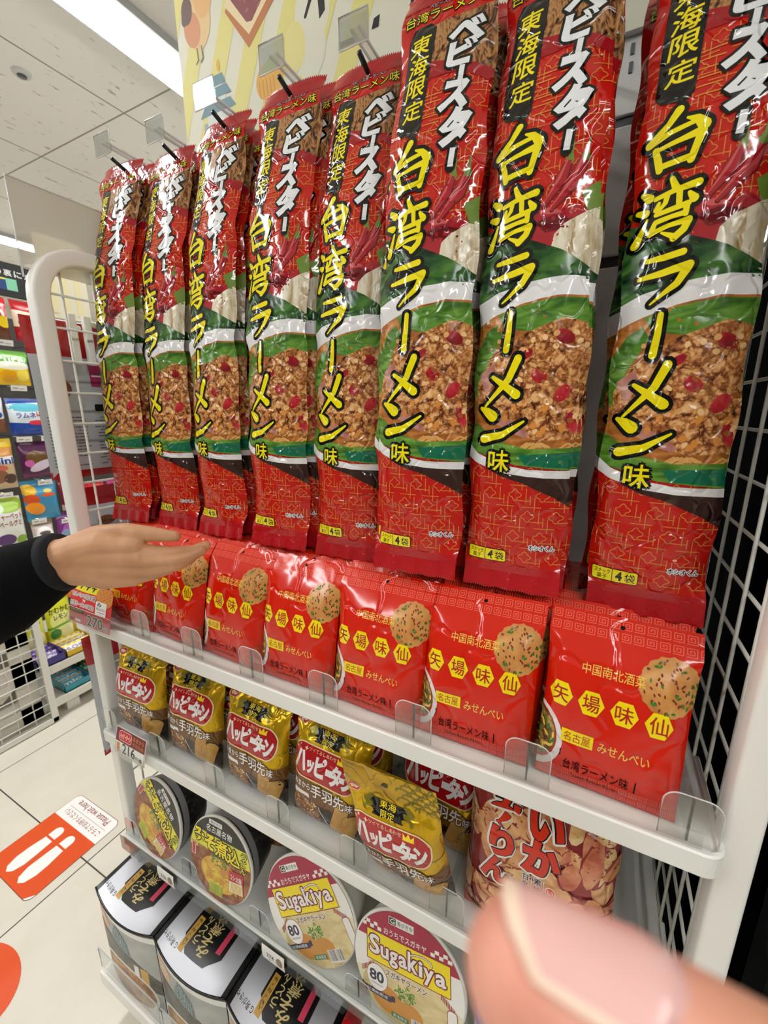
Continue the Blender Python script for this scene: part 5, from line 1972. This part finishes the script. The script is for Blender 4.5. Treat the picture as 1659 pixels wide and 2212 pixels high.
for k in range(3):
    b.box((0.0, 0.03 + k * 0.045, 0.02), (0.0012, 0.05 + k * 0.045, 0.27), solid('cream_board_stripe', 'D2C89A', 0.6, bump=(12.0, 0.05, 0.002)))
props(b.obj('poster_sheet', loc=(-1.22, 0.625, 1.622)), 'cream paper sheet standing above the purple candy bag', 'poster')

# candy bags: shape shared, print different
D = {}


def dm(h, metal=0.0):
    return film('candy_' + h, h, 0.22, metal, (60.0, 0.3, 0.003, 2.0, 0.7))


def candy_art(w, h, base, seed, parts):
    A = Art(clip=[(0, 0), (w, 0), (w, h), (0, h)])
    A.rect(0, 0, w, h, dm(base), 0)
    for p in parts:
        k = p[0]
        if k == 'band':
            A.convex([(0, p[1] * h), (w, p[2] * h), (w, p[4] * h), (0, p[3] * h)], dm(p[5]), p[6])
        elif k == 'ell':
            A.ell(p[1] * w, p[2] * h, p[3] * w, p[4] * h, dm(p[5]), p[6], p[7] if len(p) > 7 else 0)
        elif k == 'txt':
            A.text(p[1], p[2] * w, p[3] * h, p[4] * w, p[5] * h, dm(p[6]), p[7] + 1, bold=p[8] if len(p) > 8 else 2.5, out=1.2 if len(p) > 9 else 0, omat=dm(p[9]) if len(p) > 9 else None, olv=p[7])
    return A


GN = 'hanging candy bags across the aisle'


def candy(y0, y1, z0, z1, base, lab, parts, seed=1, x=-1.215, tilt=0.0, thick=0.018):
    w, h = (y1 - y0) * 1000, (z1 - z0) * 1000
    sh = pouch(w, h, thick, seed, 14, 18, flap=0.88, flap_back=0.003, ncr=10, amp=0.0026, base=True)
    r = empty('candy_bag', (x, (y0 + y1) / 2, z0), (0, tilt, PI / 2), lab, 'candy bag', GN)
    me = sh.print_mesh('printed_bag', candy_art(w, h, base, seed, parts), [sh.back(0.010, dm(base))])
    mobj('printed_bag', me, r)
    return r


b1 = candy(0.396, 0.494, 1.515, 1.660, 'C41C22', 'red candy bag with white oval, top row at the photo edge', [('ell', .45, .55, .4, .25, 'EFE7E4', 1), ('ell', .45, .55, .3, .15, 'C83848', 2), ('band', .0, .0, .3, .34, '6E3A26', 1), ('ell', .8, .4, .22, .14, 'E8C818', 3), ('ell', .3, .3, .2, .12, 'D8CFC8', 3)], 1)
candy(0.506, 0.606, 1.515, 1.660, 'A81820', 'dark red candy bag with cream lettering, beside the white tube frame', [('band', .35, .25, .75, .7, 'E2D2BC', 1), ('ell', .5, .5, .4, .14, '3A2030', 2, .3), ('txt', 'アポロ', .15, .48, .85, .66, 'F2ECE8', 3, 3), ('ell', .7, .22, .25, .12, 'D8A868', 2), ('ell', .3, .16, .25, .1, 'C83040', 2)], 2)
candy(0.640, 0.790, 1.500, 1.616, '5A2E94', 'purple candy bag below the cream paper sheet', [('band', .6, .6, 1, 1, 'D8D2E2', 1), ('ell', .4, .35, .3, .25, 'E6E0F0', 2), ('ell', .75, .4, .2, .25, '8A3AC0', 3), ('band', .78, .72, .9, .84, 'B03060', 2)], 3)
candy(0.806, 0.93, 1.46, 1.62, 'B01E2A', 'red candy bag at the far end of the top row', [('ell', .5, .5, .35, .2, 'F0E0D8', 1)], 4)
candy(0.416, 0.530, 1.352, 1.476, '6FB04A', 'green and yellow gummy bag, second row', [('band', 0, 0, .56, .5, 'F0C418', 1), ('ell', .5, .56, .52, .12, 'F0F0DC', 2), ('ell', .35, .25, .26, .18, 'E8A812', 2), ('ell', .75, .3, .2, .16, 'F8E058', 2), ('txt', 'Pure', .1, .62, .85, .86, 'F2F4EC', 3, 2)], 5)
candy(0.536, 0.625, 1.356, 1.474, 'C02028', 'red and blue candy bag next to the green gummy bag', [('band', .5, .66, 1, 1, '3A84A8', 1), ('ell', .4, .4, .3, .2, 'F0D0D8', 2)], 6)
candy(0.640, 0.76, 1.352, 1.474, '3E6E9C', 'blue candy bag in the second row behind the frame', [('ell', .5, .5, .35, .2, 'E8E8F0', 1)], 7)
candy(0.322, 0.424, 1.180, 1.306, 'DADDE4', 'white candy bag with red print, third row at the photo edge', [('band', .0, .0, .3, .4, '7A4A2A', 1), ('ell', .5, .7, .3, .14, 'D03848', 2), ('ell', .7, .5, .2, .1, '3058A0', 2)], 8)
candy(0.432, 0.552, 1.166, 1.304, '1C48A8', 'blue and white soda candy bag, third row', [('band', .35, .3, .85, .9, 'DDE8EE', 1), ('ell', .5, .75, .5, .12, '5CB4C8', 2), ('txt', 'ラムネ', .16, .46, .7, .62, '1C48A8', 3, 3, 'F0F4F8'), ('txt', 'up', .72, .46, .95, .64, 'D83838', 3, 3), ('ell', .72, .34, .26, .07, 'D83848', 3)], 9)
candy(0.566, 0.68, 1.18, 1.30, '1E6A6A', 'teal candy bag at the end of the third row', [('ell', .5, .5, .3, .2, 'E0E8E0', 1), ('band', .1, .1, .3, .3, 'C8A030', 1)], 10)
candy(0.320, 0.424, 0.970, 1.156, 'CDB08A', 'tan snack bag with yellow top and blue banner, fourth row', [('band', .84, .84, 1, 1, 'E8C81C', 1), ('band', .62, .66, .82, .84, 'C88A3C', 1), ('band', .48, .52, .62, .66, 'E8EAF0', 2), ('txt', 'mini', .2, .5, .95, .63, '24408C', 3, 3), ('ell', .4, .26, .3, .14, '8A5A40', 2), ('ell', .75, .2, .2, .1, '4A3026', 2), ('ell', .5, .42, .22, .06, 'C8685A', 2)], 11)
candy(0.438, 0.546, 1.000, 1.142, '4A1840', 'dark purple shiny candy bag, fourth row', [('ell', .5, .55, .35, .18, '6A4A24', 1), ('ell', .6, .32, .4, .12, 'D8C8DC', 2, .4), ('ell', .25, .4, .14, .1, 'C860A0', 2), ('band', .0, .02, .12, .14, '6A1E50', 2)], 12)
candy(0.560, 0.674, 0.980, 1.080, 'D8CC3C', 'yellow and pale blue candy bag behind the white frame', [('band', .45, .5, 1, 1, '9CC0D8', 1), ('ell', .5, .5, .35, .2, 'F0F0E0', 2)], 13)
candy(0.690, 0.80, 0.985, 1.085, 'A8283A', 'crimson candy bag in the fourth row beyond the wires', [('ell', .5, .5, .35, .22, 'E8C85A', 1)], 14)
candy(0.424, 0.546, 0.826, 0.988, '3C8CB4', 'blue dried mango bag, fifth row', [('band', 0, 0, .1, .1, '2A9CC8', 1), ('ell', .16, .78, .22, .14, 'E0B41C', 1, -.3), ('ell', .2, .55, .22, .12, 'D0501C', 2, -.2), ('ell', .26, .32, .26, .15, 'F0941C', 3, -.4), ('ell', .68, .62, .2, .05, 'D8602C', 2), ('ell', .68, .72, .12, .05, 'D8C83C', 2)], 15)
candy(0.552, 0.628, 0.846, 0.974, '8A2030', 'dark red candy bag with a white ring mark, fifth row', [('ell', .55, .5, .32, .2, 'F0E4E4', 1), ('ell', .55, .5, .2, .12, 'A02838', 2), ('band', 0, 0, .2, .14, 'D8B8C0', 1)], 16)
candy(0.640, 0.735, 0.840, 0.956, 'B81C28', 'plain red candy bag behind the wires, fifth row', [('band', 0, 0, .3, .36, 'D8D0D4', 1)], 17)
candy(0.745, 0.83, 0.83, 0.95, 'B82880', 'magenta candy bag beyond the wires, fifth row', [('ell', .5, .6, .3, .2, 'F0D8E8', 1)], 18)
candy(0.316, 0.416, 0.744, 0.938, 'E4E8E0', 'white and green grape gummy bag, sixth row', [('ell', .55, .85, .5, .16, 'A8CC48', 1), ('ell', .25, .8, .16, .1, 'D8EED0', 2), ('ell', .3, .16, .3, .12, '5A3070', 2), ('ell', .8, .12, .2, .1, '8AB43C', 2), ('txt', 'シャーベット', .1, .56, .92, .68, 'A03848', 3, 2), ('txt', 'ペールグミ', .15, .42, .85, .54, 'A03848', 3, 2)], 19)
candy(0.432, 0.508, 0.694, 0.826, 'D8C8C4', 'pale pink and white candy bag, sixth row', [('ell', .5, .5, .4, .3, 'F2EEF0', 1), ('ell', .5, .6, .25, .06, '6A5A50', 2), ('band', .84, .84, 1, 1, '9A8064', 1)], 20)
candy(0.518, 0.606, 0.700, 0.836, '7A2E80', 'violet candy bag, sixth row beside the hand', [('ell', .5, .45, .35, .25, 'A85AA8', 1), ('ell', .6, .2, .3, .14, 'C8643C', 2), ('ell', .3, .4, .2, .12, '8AA0C0', 2)], 21)
candy(0.716, 0.796, 0.700, 0.818, '0E0E0C', 'black and olive candy bag beyond the wires', [('band', .62, .6, 1, 1, '8A8A1C', 1), ('txt', 'パン', .1, .3, .9, .55, 'ECECEA', 2, 4)], 22)
candy(0.802, 0.875, 0.69, 0.79, '14161C', 'small black candy bag with orange print', [('band', .4, .4, .8, .8, 'C84A1C', 1), ('ell', .5, .3, .3, .16, 'E8B81C', 2)], 23)
candy(0.89, 0.97, 0.66, 0.78, '3A2E8C', 'indigo candy bag under the end of the ramen packs', [('ell', .5, .5, .4, .2, 'E0E0F0', 1)], 24)
candy(0.506, 0.580, 0.466, 0.556, 'E0882C', 'small colourful candy bag just under the hand', [('ell', .3, .6, .25, .3, 'D8DC4C', 1), ('ell', .7, .7, .2, .25, 'E86A78', 2), ('ell', .85, .55, .14, .3, '3CA0B0', 3)], 25)
candy(0.414, 0.512, 0.298, 0.510, 'D8DC34', 'lemon yellow candy bag with black lettering', [('ell', .5, .42, .4, .2, 'F0F08C', 1), ('txt', 'かむかむ', .1, .58, .92, .70, '26261C', 3, 2), ('txt', 'レモン', .25, .44, .78, .55, '26261C', 3, 2), ('band', .25, .32, .3, .37, '6AA82C', 2), ('ell', .75, .14, .3, .14, 'EDE8A8', 2), ('ell', .25, .14, .2, .12, '3C8A34', 2), ('band', .74, .84, .78, .88, 'B8A81C', 2)], 26)
candy(0.322, 0.408, 0.300, 0.490, 'D4D830', 'second lemon candy bag behind the black sleeve', [('ell', .5, .2, .4, .2, 'F0ECB0', 1), ('txt', 'レモン', .25, .5, .8, .62, '26261C', 3, 2)], 27)
candy(0.520, 0.590, 0.380, 0.492, 'D8D6DA', 'white candy bag with navy lettering beside the price card', [('txt', 'ヨーグ', .15, .4, .9, .62, '2A2A5C', 2, 3), ('band', 0, 0, .14, .14, '9A9AA8', 1)], 28)


# trays of stick candy on the lower shelves
def tray(y0, y1, x0, x1, z, hgt, cols, lab, ttl, seed):
    r = empty('candy_tray', (0, 0, z), (0, 0, 0), lab, 'candy box', 'open candy boxes on the low shelves')
    b = MB()
    m = dm(cols[0])
    b.box((x0, y0, 0), (x1, y1, 0.004), m)
    b.box((x1 - 0.003, y0, 0), (x1, y1, hgt), m)
    for yy in (y0, y1 - 0.002):
        b.box((x0, yy, 0), (x1, yy + 0.002, hgt + 0.01), m)
    b.box((x0, y0, 0), (x0 + 0.002, y1, hgt + 0.05), m)
    b.obj('carton', r)
    n = 4
    w = (y1 - y0 - 0.008) * 1000
    for k in range(n):
        xx = x0 + 0.02 + (x1 - x0 - 0.05) * k / (n - 1)
        A = Art()
        A.rect(0, 0, w, 44, dm(cols[1]), 0)
        A.rect(0, 30, w, 44, dm(cols[2]), 1)
        for q in range(5):
            A.ell(w * (0.1 + 0.2 * q), 38, w * 0.06, 4.5, dm(cols[3]), 2)
        A.text(ttl, w * 0.08, 8, w * 0.92, 26, dm(cols[4]), 2, bold=3)
        sh = Sheet(w, 44, 4, 3, lambda U, V: ((U - .5) * w / 1000, V * 0.012, V * 0.044))
        mobj('candy_stick', sh.print_mesh('candy_stick', A, [sh.back(0.008, dm(cols[1]))]), r, (xx, (y0 + y1) / 2, 0.006 + 0.012 * (n - 1 - k) * 0 + (0.004 if k < n - 1 else 0)), (-0.75, 0, PI / 2))
    return r


tray(0.436, 0.560, -1.30, -1.14, 0.234, 0.028, ('D8B41C', 'E8E4EC', 'E8DC60', 'E8A81C', '4A3A8C'), 'yellow open box of chewy candy sticks on the low shelf', 'HI-CHEW', 1)
tray(0.330, 0.432, -1.30, -1.14, 0.234, 0.034, ('3A2A7C', '4A3A94', '6A4AA8', 'D8A8C8', 'E8E0EC'), 'violet open box of candy on the low shelf', 'HI-CHEW', 2)
tray(0.400, 0.500, -1.30, -1.13, 0.088, 0.030, ('2A8C9C', '5AA8C0', '8CC0D8', 'D88A2C', 'F0F4F4'), 'light blue box of mints on the lowest shelf', 'mio', 3)
tray(0.504, 0.600, -1.30, -1.13, 0.088, 0.030, ('1E7C74', '2A9484', '14504C', 'E0A02C', 'F0F4F4'), 'green box of mints on the lowest shelf', 'mio', 4)

# small white price tags along the candy rows
k = 0
base_tag = None
for y, z, lab in ((0.455, 1.500, 'white price tag under the red bag of the top row'), (0.56, 1.497, 'white price tag under the dark red bag of the top row'),
                  (0.47, 1.342, 'white price tag under the green gummy bag'), (0.57, 1.338, 'white price tag under the red and blue bag'),
                  (0.455, 1.154, 'white price tag under the blue soda candy bag'), (0.535, 1.154, 'white price tag right of the one under the soda candy'),
                  (0.495, 0.982, 'white price tag under the dark purple bag'), (0.595, 0.972, 'white price tag under the yellow and blue bag'),
                  (0.55, 0.812, 'white price tag right below the mango bag'), (0.45, 0.832, 'white price tag left below the mango bag'),
                  (0.36, 0.952, 'white price tag under the tan snack bag')):
    A = Art()
    A.rect(0, 0, 50, 20, T['white'], 0)
    A.rect(6, 7, 22, 12, solid('tag_print', 'A8A49C', 0.5, bump=(90.0, 0.02, 0.0004)), 1)
    A.rect(26, 6, 42, 9, solid('tag_print', 'A8A49C', 0.5), 1)
    if base_tag is None:
        base_tag = Sheet(50, 20, 3, 2, lambda U, V: ((U - .5) * .05, U * 0 - 0.004 * V, V * .02)).print_mesh('price_tag', A)
    r = empty('price_tag', (-1.180, y, z - 0.012), (0, 0, PI / 2), lab, 'price tag', 'white price tags across the aisle')
    mobj('tag_face', base_tag, r)
    b = MB()
    b.tube([(0, 0.0, 0.017), (0, 0.20, 0.020)], 0.002, CHROME, 6)
    b.obj('hook_arm', r)

# white wire panel on the floor at the left, with crumpled white liner behind it
WB = empty('wire_basket', (-1.115, 0.352, 0), label='white wire basket standing on the floor at the left edge', cat='wire basket')
b = MB()
y0, y1, z1 = -0.60, 0.0, 0.62
for a, c in (((0, y0, 0.004), (0, y1, 0.028)), ((0, y1 - 0.024, 0.004), (0, y1, z1)), ((0, y0, z1 - 0.024), (0, y1, z1))):
    b.box((-0.012, a[1], a[2]), (0.012, c[1], c[2]), WIREW, 0.003)
b.obj('frame', WB)
b = MB()
y = y1 - 0.075
while y > y0:
    b.tube([(0.004, y, 0.02), (0.004, y, z1 - 0.02)], 0.0022, WIREW, 8)
    y -= 0.055
z = 0.055
while z < z1:
    b.tube([(0.008, y0, z), (0.008, y1 - 0.01, z)], 0.0022, WIREW, 8)
    z += 0.042
b.obj('wire_grid', WB)
b = MB()
LN = solid('liner_white', 'D6D2C6', 0.6, bump=(14.0, 0.5, 0.01))
b.box((-0.045, y0, 0.03), (-0.035, y1 - 0.03, 0.10), LN)
b.box((-0.045, y0, 0.20), (-0.035, y1 - 0.03, 0.30), LN)
b.box((-0.045, y1 - 0.10, 0.03), (-0.035, y1 - 0.03, 0.60), LN)
b.box((-0.045, y0, 0.36), (-0.035, y1 - 0.03, 0.60), LN)
b.add([(-0.04, y1 - 0.10, 0.30), (-0.04, y1 - 0.20, 0.30), (-0.03, y1 - 0.14, 0.26)], [(0, 1, 2)], LN)
b.add([(-0.04, y1 - 0.10, 0.20), (-0.04, y1 - 0.22, 0.20), (-0.06, y1 - 0.14, 0.15)], [(0, 1, 2)], LN)
b.box((-0.30, y0, 0.02), (-0.28, y1 - 0.02, 0.60), solid('basket_inside', '8E887C', 0.7, bump=(20.0, 0.2, 0.004)))
b.obj('liner', WB)

# ------------------------------------------------------------------ goods hung outside the left wire side
HG = solid('pack_back_grey', 'B9BCC0', 0.3, bump=(60.0, 0.25, 0.003, 2.0, 0.6))
HT = solid('pack_back_print', '6E7074', 0.4, bump=(60.0, 0.25, 0.003, 2.0, 0.6))


def back_pack(loc, w, h, top, lab, seed, block='B03468'):
    A = Art(clip=[(0, 0), (w, 0), (w, h), (0, h)])
    A.rect(0, 0, w, h, HG, 0)
    A.rect(0, h * 0.78, w, h, dm(top), 1)
    A.rect(0, 0, w, h * 0.05, dm(top), 1)
    A.rect(w * .60, h * .60, w * .92, h * .74, dm(block), 2)
    A.rect(w * .62, h * .665, w * .90, h * .675, T['white'], 3)
    A.ell(w * .25, h * .58, w * .12, h * .06, dm('7A4A34'), 2)
    A.rrect(w * .6, h * .44, w * .94, h * .485, 2, dm('1A1C20'), 2)
    rg = random.Random(seed)
    for j in range(16):
        yy = h * (0.08 + 0.021 * j)
        x = w * 0.06
        while x < w * 0.92:
            l = rg.uniform(4, 16)
            if rg.random() < 0.85 and not (w * .44 < x < w * .56):
                A.rect(x, yy, min(x + l, w * .94), yy + h * .008, HT, 2)
            x += l + 1.5
    sh = pouch(w, h, 0.012, seed, 10, 14, flap=0.9, flap_back=0.0, ncr=8, amp=0.0016)
    r = empty('hanging_pack', loc, (0, 0, PI / 2), lab, 'snack pack', 'packs hung outside the left wire side')
    mobj('printed_back', sh.print_mesh('printed_back', A, [sh.back(0.014, dm(top))]), r)
    b = MB()
    for dx in (-0.012, 0.012):
        b.box((dx - 0.006, -0.036, h / 1000 - 0.072), (dx + 0.006, -0.026, h / 1000 + 0.008), WHITE, 0.002)
    b.tube([(0, -0.028, h / 1000 - 0.012), (0, 0.045, h / 1000 - 0.012)], 0.004, WHITE, 8)
    b.tube([(0.03, -0.03, h / 1000 - 0.004), (0.008, -0.028, h / 1000 - 0.002)], 0.005, WHITE, 8)
    b.obj('hook_bracket', r)
    return r


back_pack((-0.062, 0.092, 1.135), 145, 268, 'A8161E', 'grey backed pack hung outside the wire side, upper one', 3)
back_pack((-0.062, 0.128, 0.960), 130, 155, 'A8161E', 'grey pack with red ends hung outside the wire side, below the large grey one', 5)
back_pack((-0.062, 0.088, 0.560), 135, 270, 'B8242C', 'grey backed pack hung outside the wire side, behind the 216 card', 7)
back_pack((-0.062, 0.250, 0.960), 110, 230, '8A8C3C', 'grey backed pack hung farther back outside the wire side', 9)

# ------------------------------------------------------------------ people: reaching arm, photographer's thumb
def skin_mat(name, stops, scale=22):
    m = mottled(name, stops, scale, bump=(420.0, 0.10, 0.0008, 4.0, 0.2), rough=0.5, detail=5)
    p = m.node_tree.nodes['Principled BSDF']
    p.inputs['Subsurface Weight'].default_value = 0.12
    p.inputs['Subsurface Radius'].default_value = (0.006, 0.0025, 0.0012)
    p.inputs['Subsurface Scale'].default_value = 0.6
    return m


def flesh(name, chains, M, mat, parent, voxel=0.0022, smooth=10):
    """one continuous body: tapered limbs fused, smoothed"""
    b = MB()
    for ch in chains:
        for i in range(len(ch) - 1):
            (p, r0), (q, r1) = ch[i], ch[i + 1]
            P, Q = Vector(p), Vector(q)
            n = 5
            pts, rs = [], []
            d = (Q - P)
            ln = d.length
            e = d / ln if ln > 1e-6 else Vector((1, 0, 0))
            for k in range(5, 0, -1):
                a = PI / 2 * k / 5.2
                pts.append(P - e * (r0 * math.sin(a)))
                rs.append(r0 * math.cos(a))
            for k in range(n + 1):
                t = k / n
                pts.append(P + d * t)
                rs.append(r0 + (r1 - r0) * t)
            for k in range(1, 6):
                a = PI / 2 * k / 5.2
                pts.append(Q + e * (r1 * math.sin(a)))
                rs.append(r1 * math.cos(a))
            b.tube(pts, 0, mat, 16, True, rs)
    b.v = [tuple(M @ Vector(v)) for v in b.v]
    o = b.obj(name, None)
    md = o.modifiers.new('fuse', 'REMESH')
    md.mode = 'VOXEL'
    md.voxel_size = voxel
    md.use_smooth_shade = True
    ms = o.modifiers.new('smooth', 'SMOOTH')
    ms.factor = 0.5
    ms.iterations = smooth
    dg = bpy.context.evaluated_depsgraph_get()
    dg.update()
    me = bpy.data.meshes.new_from_object(o.evaluated_get(dg))
    me.name = name
    bpy.data.objects.remove(o)
    me.materials.clear()
    me.materials.append(mat)
    me.polygons.foreach_set('use_smooth', [True] * len(me.polygons))
    return mobj(name, me, parent)


SK1 = skin_mat('skin_arm', [(0.3, 'B98660'), (0.6, 'CE9C76'), (0.85, 'DAAC88')])
W0 = Vector((0.21, -0.101, 1.072))
d = Vector((0.145, 0.085, 0.012)).normalized()
u = (Vector((0, 0, 1)) - d * d.z).normalized()
n = d.cross(u)
MH = Matrix(((d.x, u.x, n.x, 0), (d.y, u.y, n.y, 0), (d.z, u.z, n.z, 0), (0, 0, 0, 1)))
PE = empty('person', tuple(W0), label='person reaching in from the left, bare hand in a black sleeve', cat='person')
hand = [
    [((-0.07, -0.022, 0), .027), ((-0.02, 0.004, 0), .024), ((0.012, 0.008, 0), .022), ((0.04, 0.014, 0.0), .019)],
    [((-0.07, -0.03, 0), .027), ((-0.02, -0.010, 0), .024), ((0.012, -0.010, 0), .021), ((0.04, -0.016, 0.0), .020)],
    [((0.012, 0.010, 0.0), .020), ((0.050, 0.018, 0.004), .018), ((0.088, 0.013, 0.003), .0125)],
    [((0.012, 0.004, 0.0), .019), ((0.050, 0.004, 0.007), .016), ((0.091, -0.003, 0.006), .0125)],
    [((0.012, -0.006, 0.0), .019), ((0.050, -0.010, 0.006), .016), ((0.086, -0.016, 0.004), .012)],
    [((0.012, -0.012, 0.0), .018), ((0.046, -0.022, 0.002), .017), ((0.078, -0.027, 0.0), .0125)],
    # thumb on top
    [((0.010, 0.014, -0.004), .017), ((0.045, 0.026, -0.004), .0155), ((0.078, 0.029, -0.004), .0125), ((0.108, 0.0245, -0.004), .0095), ((0.137, 0.0195, -0.002), .0068)],
    # fingers: index, middle, ring, little
    [((0.086, 0.006, 0.002), .0108), ((0.126, -0.003, -0.006), .0086), ((0.148, -0.0055, -0.016), .0076), ((0.162, -0.003, -0.026), .0066)],
    [((0.090, -0.006, 0.006), .0106), ((0.131, -0.0095, 0.002), .0086), ((0.150, -0.008, -0.005), .0076), ((0.161, -0.005, -0.012), .0066)],
    [((0.085, -0.018, 0.004), .0104), ((0.119, -0.0185, 0.003), .0082), ((0.137, -0.0165, -0.003), .0074), ((0.148, -0.013, -0.010), .0064)],
    [((0.077, -0.028, 0.000), .0098), ((0.102, -0.0265, -0.001), .0076), ((0.117, -0.0245, -0.007), .0068), ((0.127, -0.021, -0.013), .0060)],
]
flesh('hand', hand, MH, SK1, PE, 0.0015, 7)
SLV = solid('sleeve_black', '07090C', 0.9, spec=0.12, bump=(900.0, 0.5, 0.0006, 4.0, 0.0))
b = MB()
cs = [((0.000, 0.002, 0), .0335), ((-0.004, 0.001, 0), .0365), ((-0.012, -0.001, 0), .0375), ((-0.030, -0.009, 0), .041), ((-0.055, -0.019, 0), .048), ((-0.085, -0.031, 0), .056),
      ((-0.13, -0.048, 0.0), .060), ((-0.20, -0.080, 0.0), .062), ((-0.30, -0.14, -0.01), .064), ((-0.36, -0.13, -0.02), .066), ((-0.42, -0.02, -0.04), .07), ((-0.47, 0.12, -0.06), .075), ((-0.49, 0.20, -0.07), .05)]
pts = [MH @ Vector((p[0], p[1], p[2])) for p, _ in cs]
b.tube(pts, 0, SLV, 24, True, [r for _, r in cs])
o = b.obj('sleeve', PE)
b = MB()
b.tube([MH @ Vector((0.0015, 0.0025, 0)), MH @ Vector((-0.006, 0.0005, 0))], 0, solid('cuff_rib', '12151A', 0.9, bump=(700.0, 0.5, 0.0006)), 24, True, [.0338, .0378])
b.obj('cuff', PE)

SK2 = skin_mat('skin_thumb', [(0.3, 'D9917E'), (0.6, 'E4A48F'), (0.85, 'E9B29C')], 60)


def knuckle_tone(m, axis):
    """skin is rosier at the fingertip, browner towards the knuckle"""
    nt = m.node_tree
    p = nt.nodes['Principled BSDF']
    src = p.inputs['Base Color'].links[0].from_socket
    tc = nt.nodes.new('ShaderNodeTexCoord')
    vm = nt.nodes.new('ShaderNodeVectorMath')
    vm.operation = 'DOT_PRODUCT'
    nt.links.new(tc.outputs['Object'], vm.inputs[0])
    vm.inputs[1].default_value = axis
    mr = nt.nodes.new('ShaderNodeMapRange')
    mr.inputs['From Min'].default_value = 0.010
    mr.inputs['From Max'].default_value = 0.030
    nt.links.new(vm.outputs['Value'], mr.inputs['Value'])
    mx = nt.nodes.new('ShaderNodeMixRGB')
    nt.links.new(mr.outputs[0], mx.inputs[0])
    nt.links.new(src, mx.inputs[1])
    mx.inputs[2].default_value = (*hexc('C79270'), 1)
    nt.links.new(mx.outputs[0], p.inputs['Base Color'])
Rm = Matrix(((R[0][0], R[1][0], R[2][0]), (R[0][1], R[1][1], R[2][1]), (R[0][2], R[1][2], R[2][2])))   # camera axes (right, down, forward) at the moment of the photo
FK = 897.9
dep = 0.050
tipc = Vector(((1150 - 829.5) / FK * dep, (2108 - 1106) / FK * dep, dep))
Lx = Vector((0.90, 0.31, -0.31)).normalized()
Nn = Vector((0.26, -0.96, 0.16))
Nn = (Nn - Lx * Nn.dot(Lx)).normalized()
Ee = Lx.cross(Nn)
MT = Rm.to_4x4()
TH_ = empty('photographer_thumb', tuple(Vector(CAM.tolist()) + Rm @ tipc), label='blurred pink thumb of the photographer close to the lens, lower right', cat='person')


def tl(s, e, nn):
    return tuple(Lx * s + Ee * e + Nn * nn)


TS, TR_ = [0.0, 0.010, 0.026, 0.045, 0.075, 0.11], [.0080, .0093, .0100, .0108, .0135, .018]
thumb = [[(tl(s, 0, -0.004 * max(0, s - 0.03) / 0.03), r) for s, r in zip(TS, TR_)],
         # palm and curled fingers holding the camera, outside the picture
         [(tl(0.10, 0.0, -0.012), .019), (tl(0.15, 0.015, -0.03), .022), (tl(0.18, 0.03, -0.04), .024)],
         [(tl(0.15, 0.015, -0.03), .020), (tl(0.15, 0.06, -0.05), .012), (tl(0.13, 0.085, -0.07), .009), (tl(0.11, 0.08, -0.08), .008)],
         [(tl(0.16, 0.02, -0.035), .020), (tl(0.17, 0.068, -0.06), .012), (tl(0.15, 0.095, -0.08), .009), (tl(0.13, 0.09, -0.09), .008)],
         [(tl(0.17, 0.025, -0.04), .020), (tl(0.185, 0.070, -0.07), .011), (tl(0.17, 0.096, -0.09), .009), (tl(0.15, 0.09, -0.10), .0075)],
         [(tl(0.18, 0.03, -0.04), .020), (tl(0.20, 0.068, -0.08), .010), (tl(0.19, 0.09, -0.10), .008), (tl(0.175, 0.086, -0.11), .007)]]
knuckle_tone(SK2, tuple(Rm @ Lx))
flesh('thumb', thumb, MT, SK2, TH_, 0.0011, 5)
NAIL = solid('nail_pink', 'E6B6B0', 0.22, coat=0.4, bump=(300.0, 0.03, 0.0003))
NAILW = solid('nail_edge_highlight', 'EED4BE', 0.35, bump=(300.0, 0.03, 0.0003))
b = MB()
ns, ne = 22, 20
grid = []
for i in range(ns + 1):
    t = i / ns
    row = []
    for j in range(ne + 1):
        q = -1 + 2 * j / ne
        s0 = -0.0060 + 0.0205 * t
        s1 = s0 + 0.0046 * abs(q) ** 2.4 * (1 - t) - 0.0040 * q * q * t
        ph = math.radians(62) * q * (1 - 0.18 * max(0.0, (t - 0.7) / 0.3))
        rr = float(np.interp(max(s1, 0.0), TS, TR_)) + 0.00035 - 0.0009 * max(0.0, -s1 / 0.0060) - 0.0007 * max(0.0, (t - 0.9) / 0.1)
        row.append(tl(s1, rr * math.sin(ph), rr * math.cos(ph)))
    grid.append(row)
vs = [tuple(MT @ Vector(p)) for r_ in grid for p in r_]
ax = [tl(-0.0060 + 0.0205 * i / ns, 0, 0) for i in range(ns + 1)]
low = [tuple(MT @ (Vector(p) + (Vector(ax[i]) - Vector(p)) * 0.10)) for i, r_ in enumerate(grid) for p in r_]
m_ = ne + 1
N0 = len(vs)
edge, plate = [], []
for i in range(ns):
    for j in range(ne):
        f = (i * m_ + j, i * m_ + j + 1, (i + 1) * m_ + j + 1, (i + 1) * m_ + j)
        (edge if (i < 2 or j in (0, ne - 1)) else plate).append(f)  # pale free edge at the tip; side columns paint the skin fold highlight
rim = [(j, j + 1, N0 + j + 1, N0 + j) for j in range(ne)]
b.add(vs + low, edge + rim + [tuple(N0 + k for k in f) for f in edge], NAILW, True)
b.add(vs, plate, NAIL, True)
b.obj('nail', TH_)
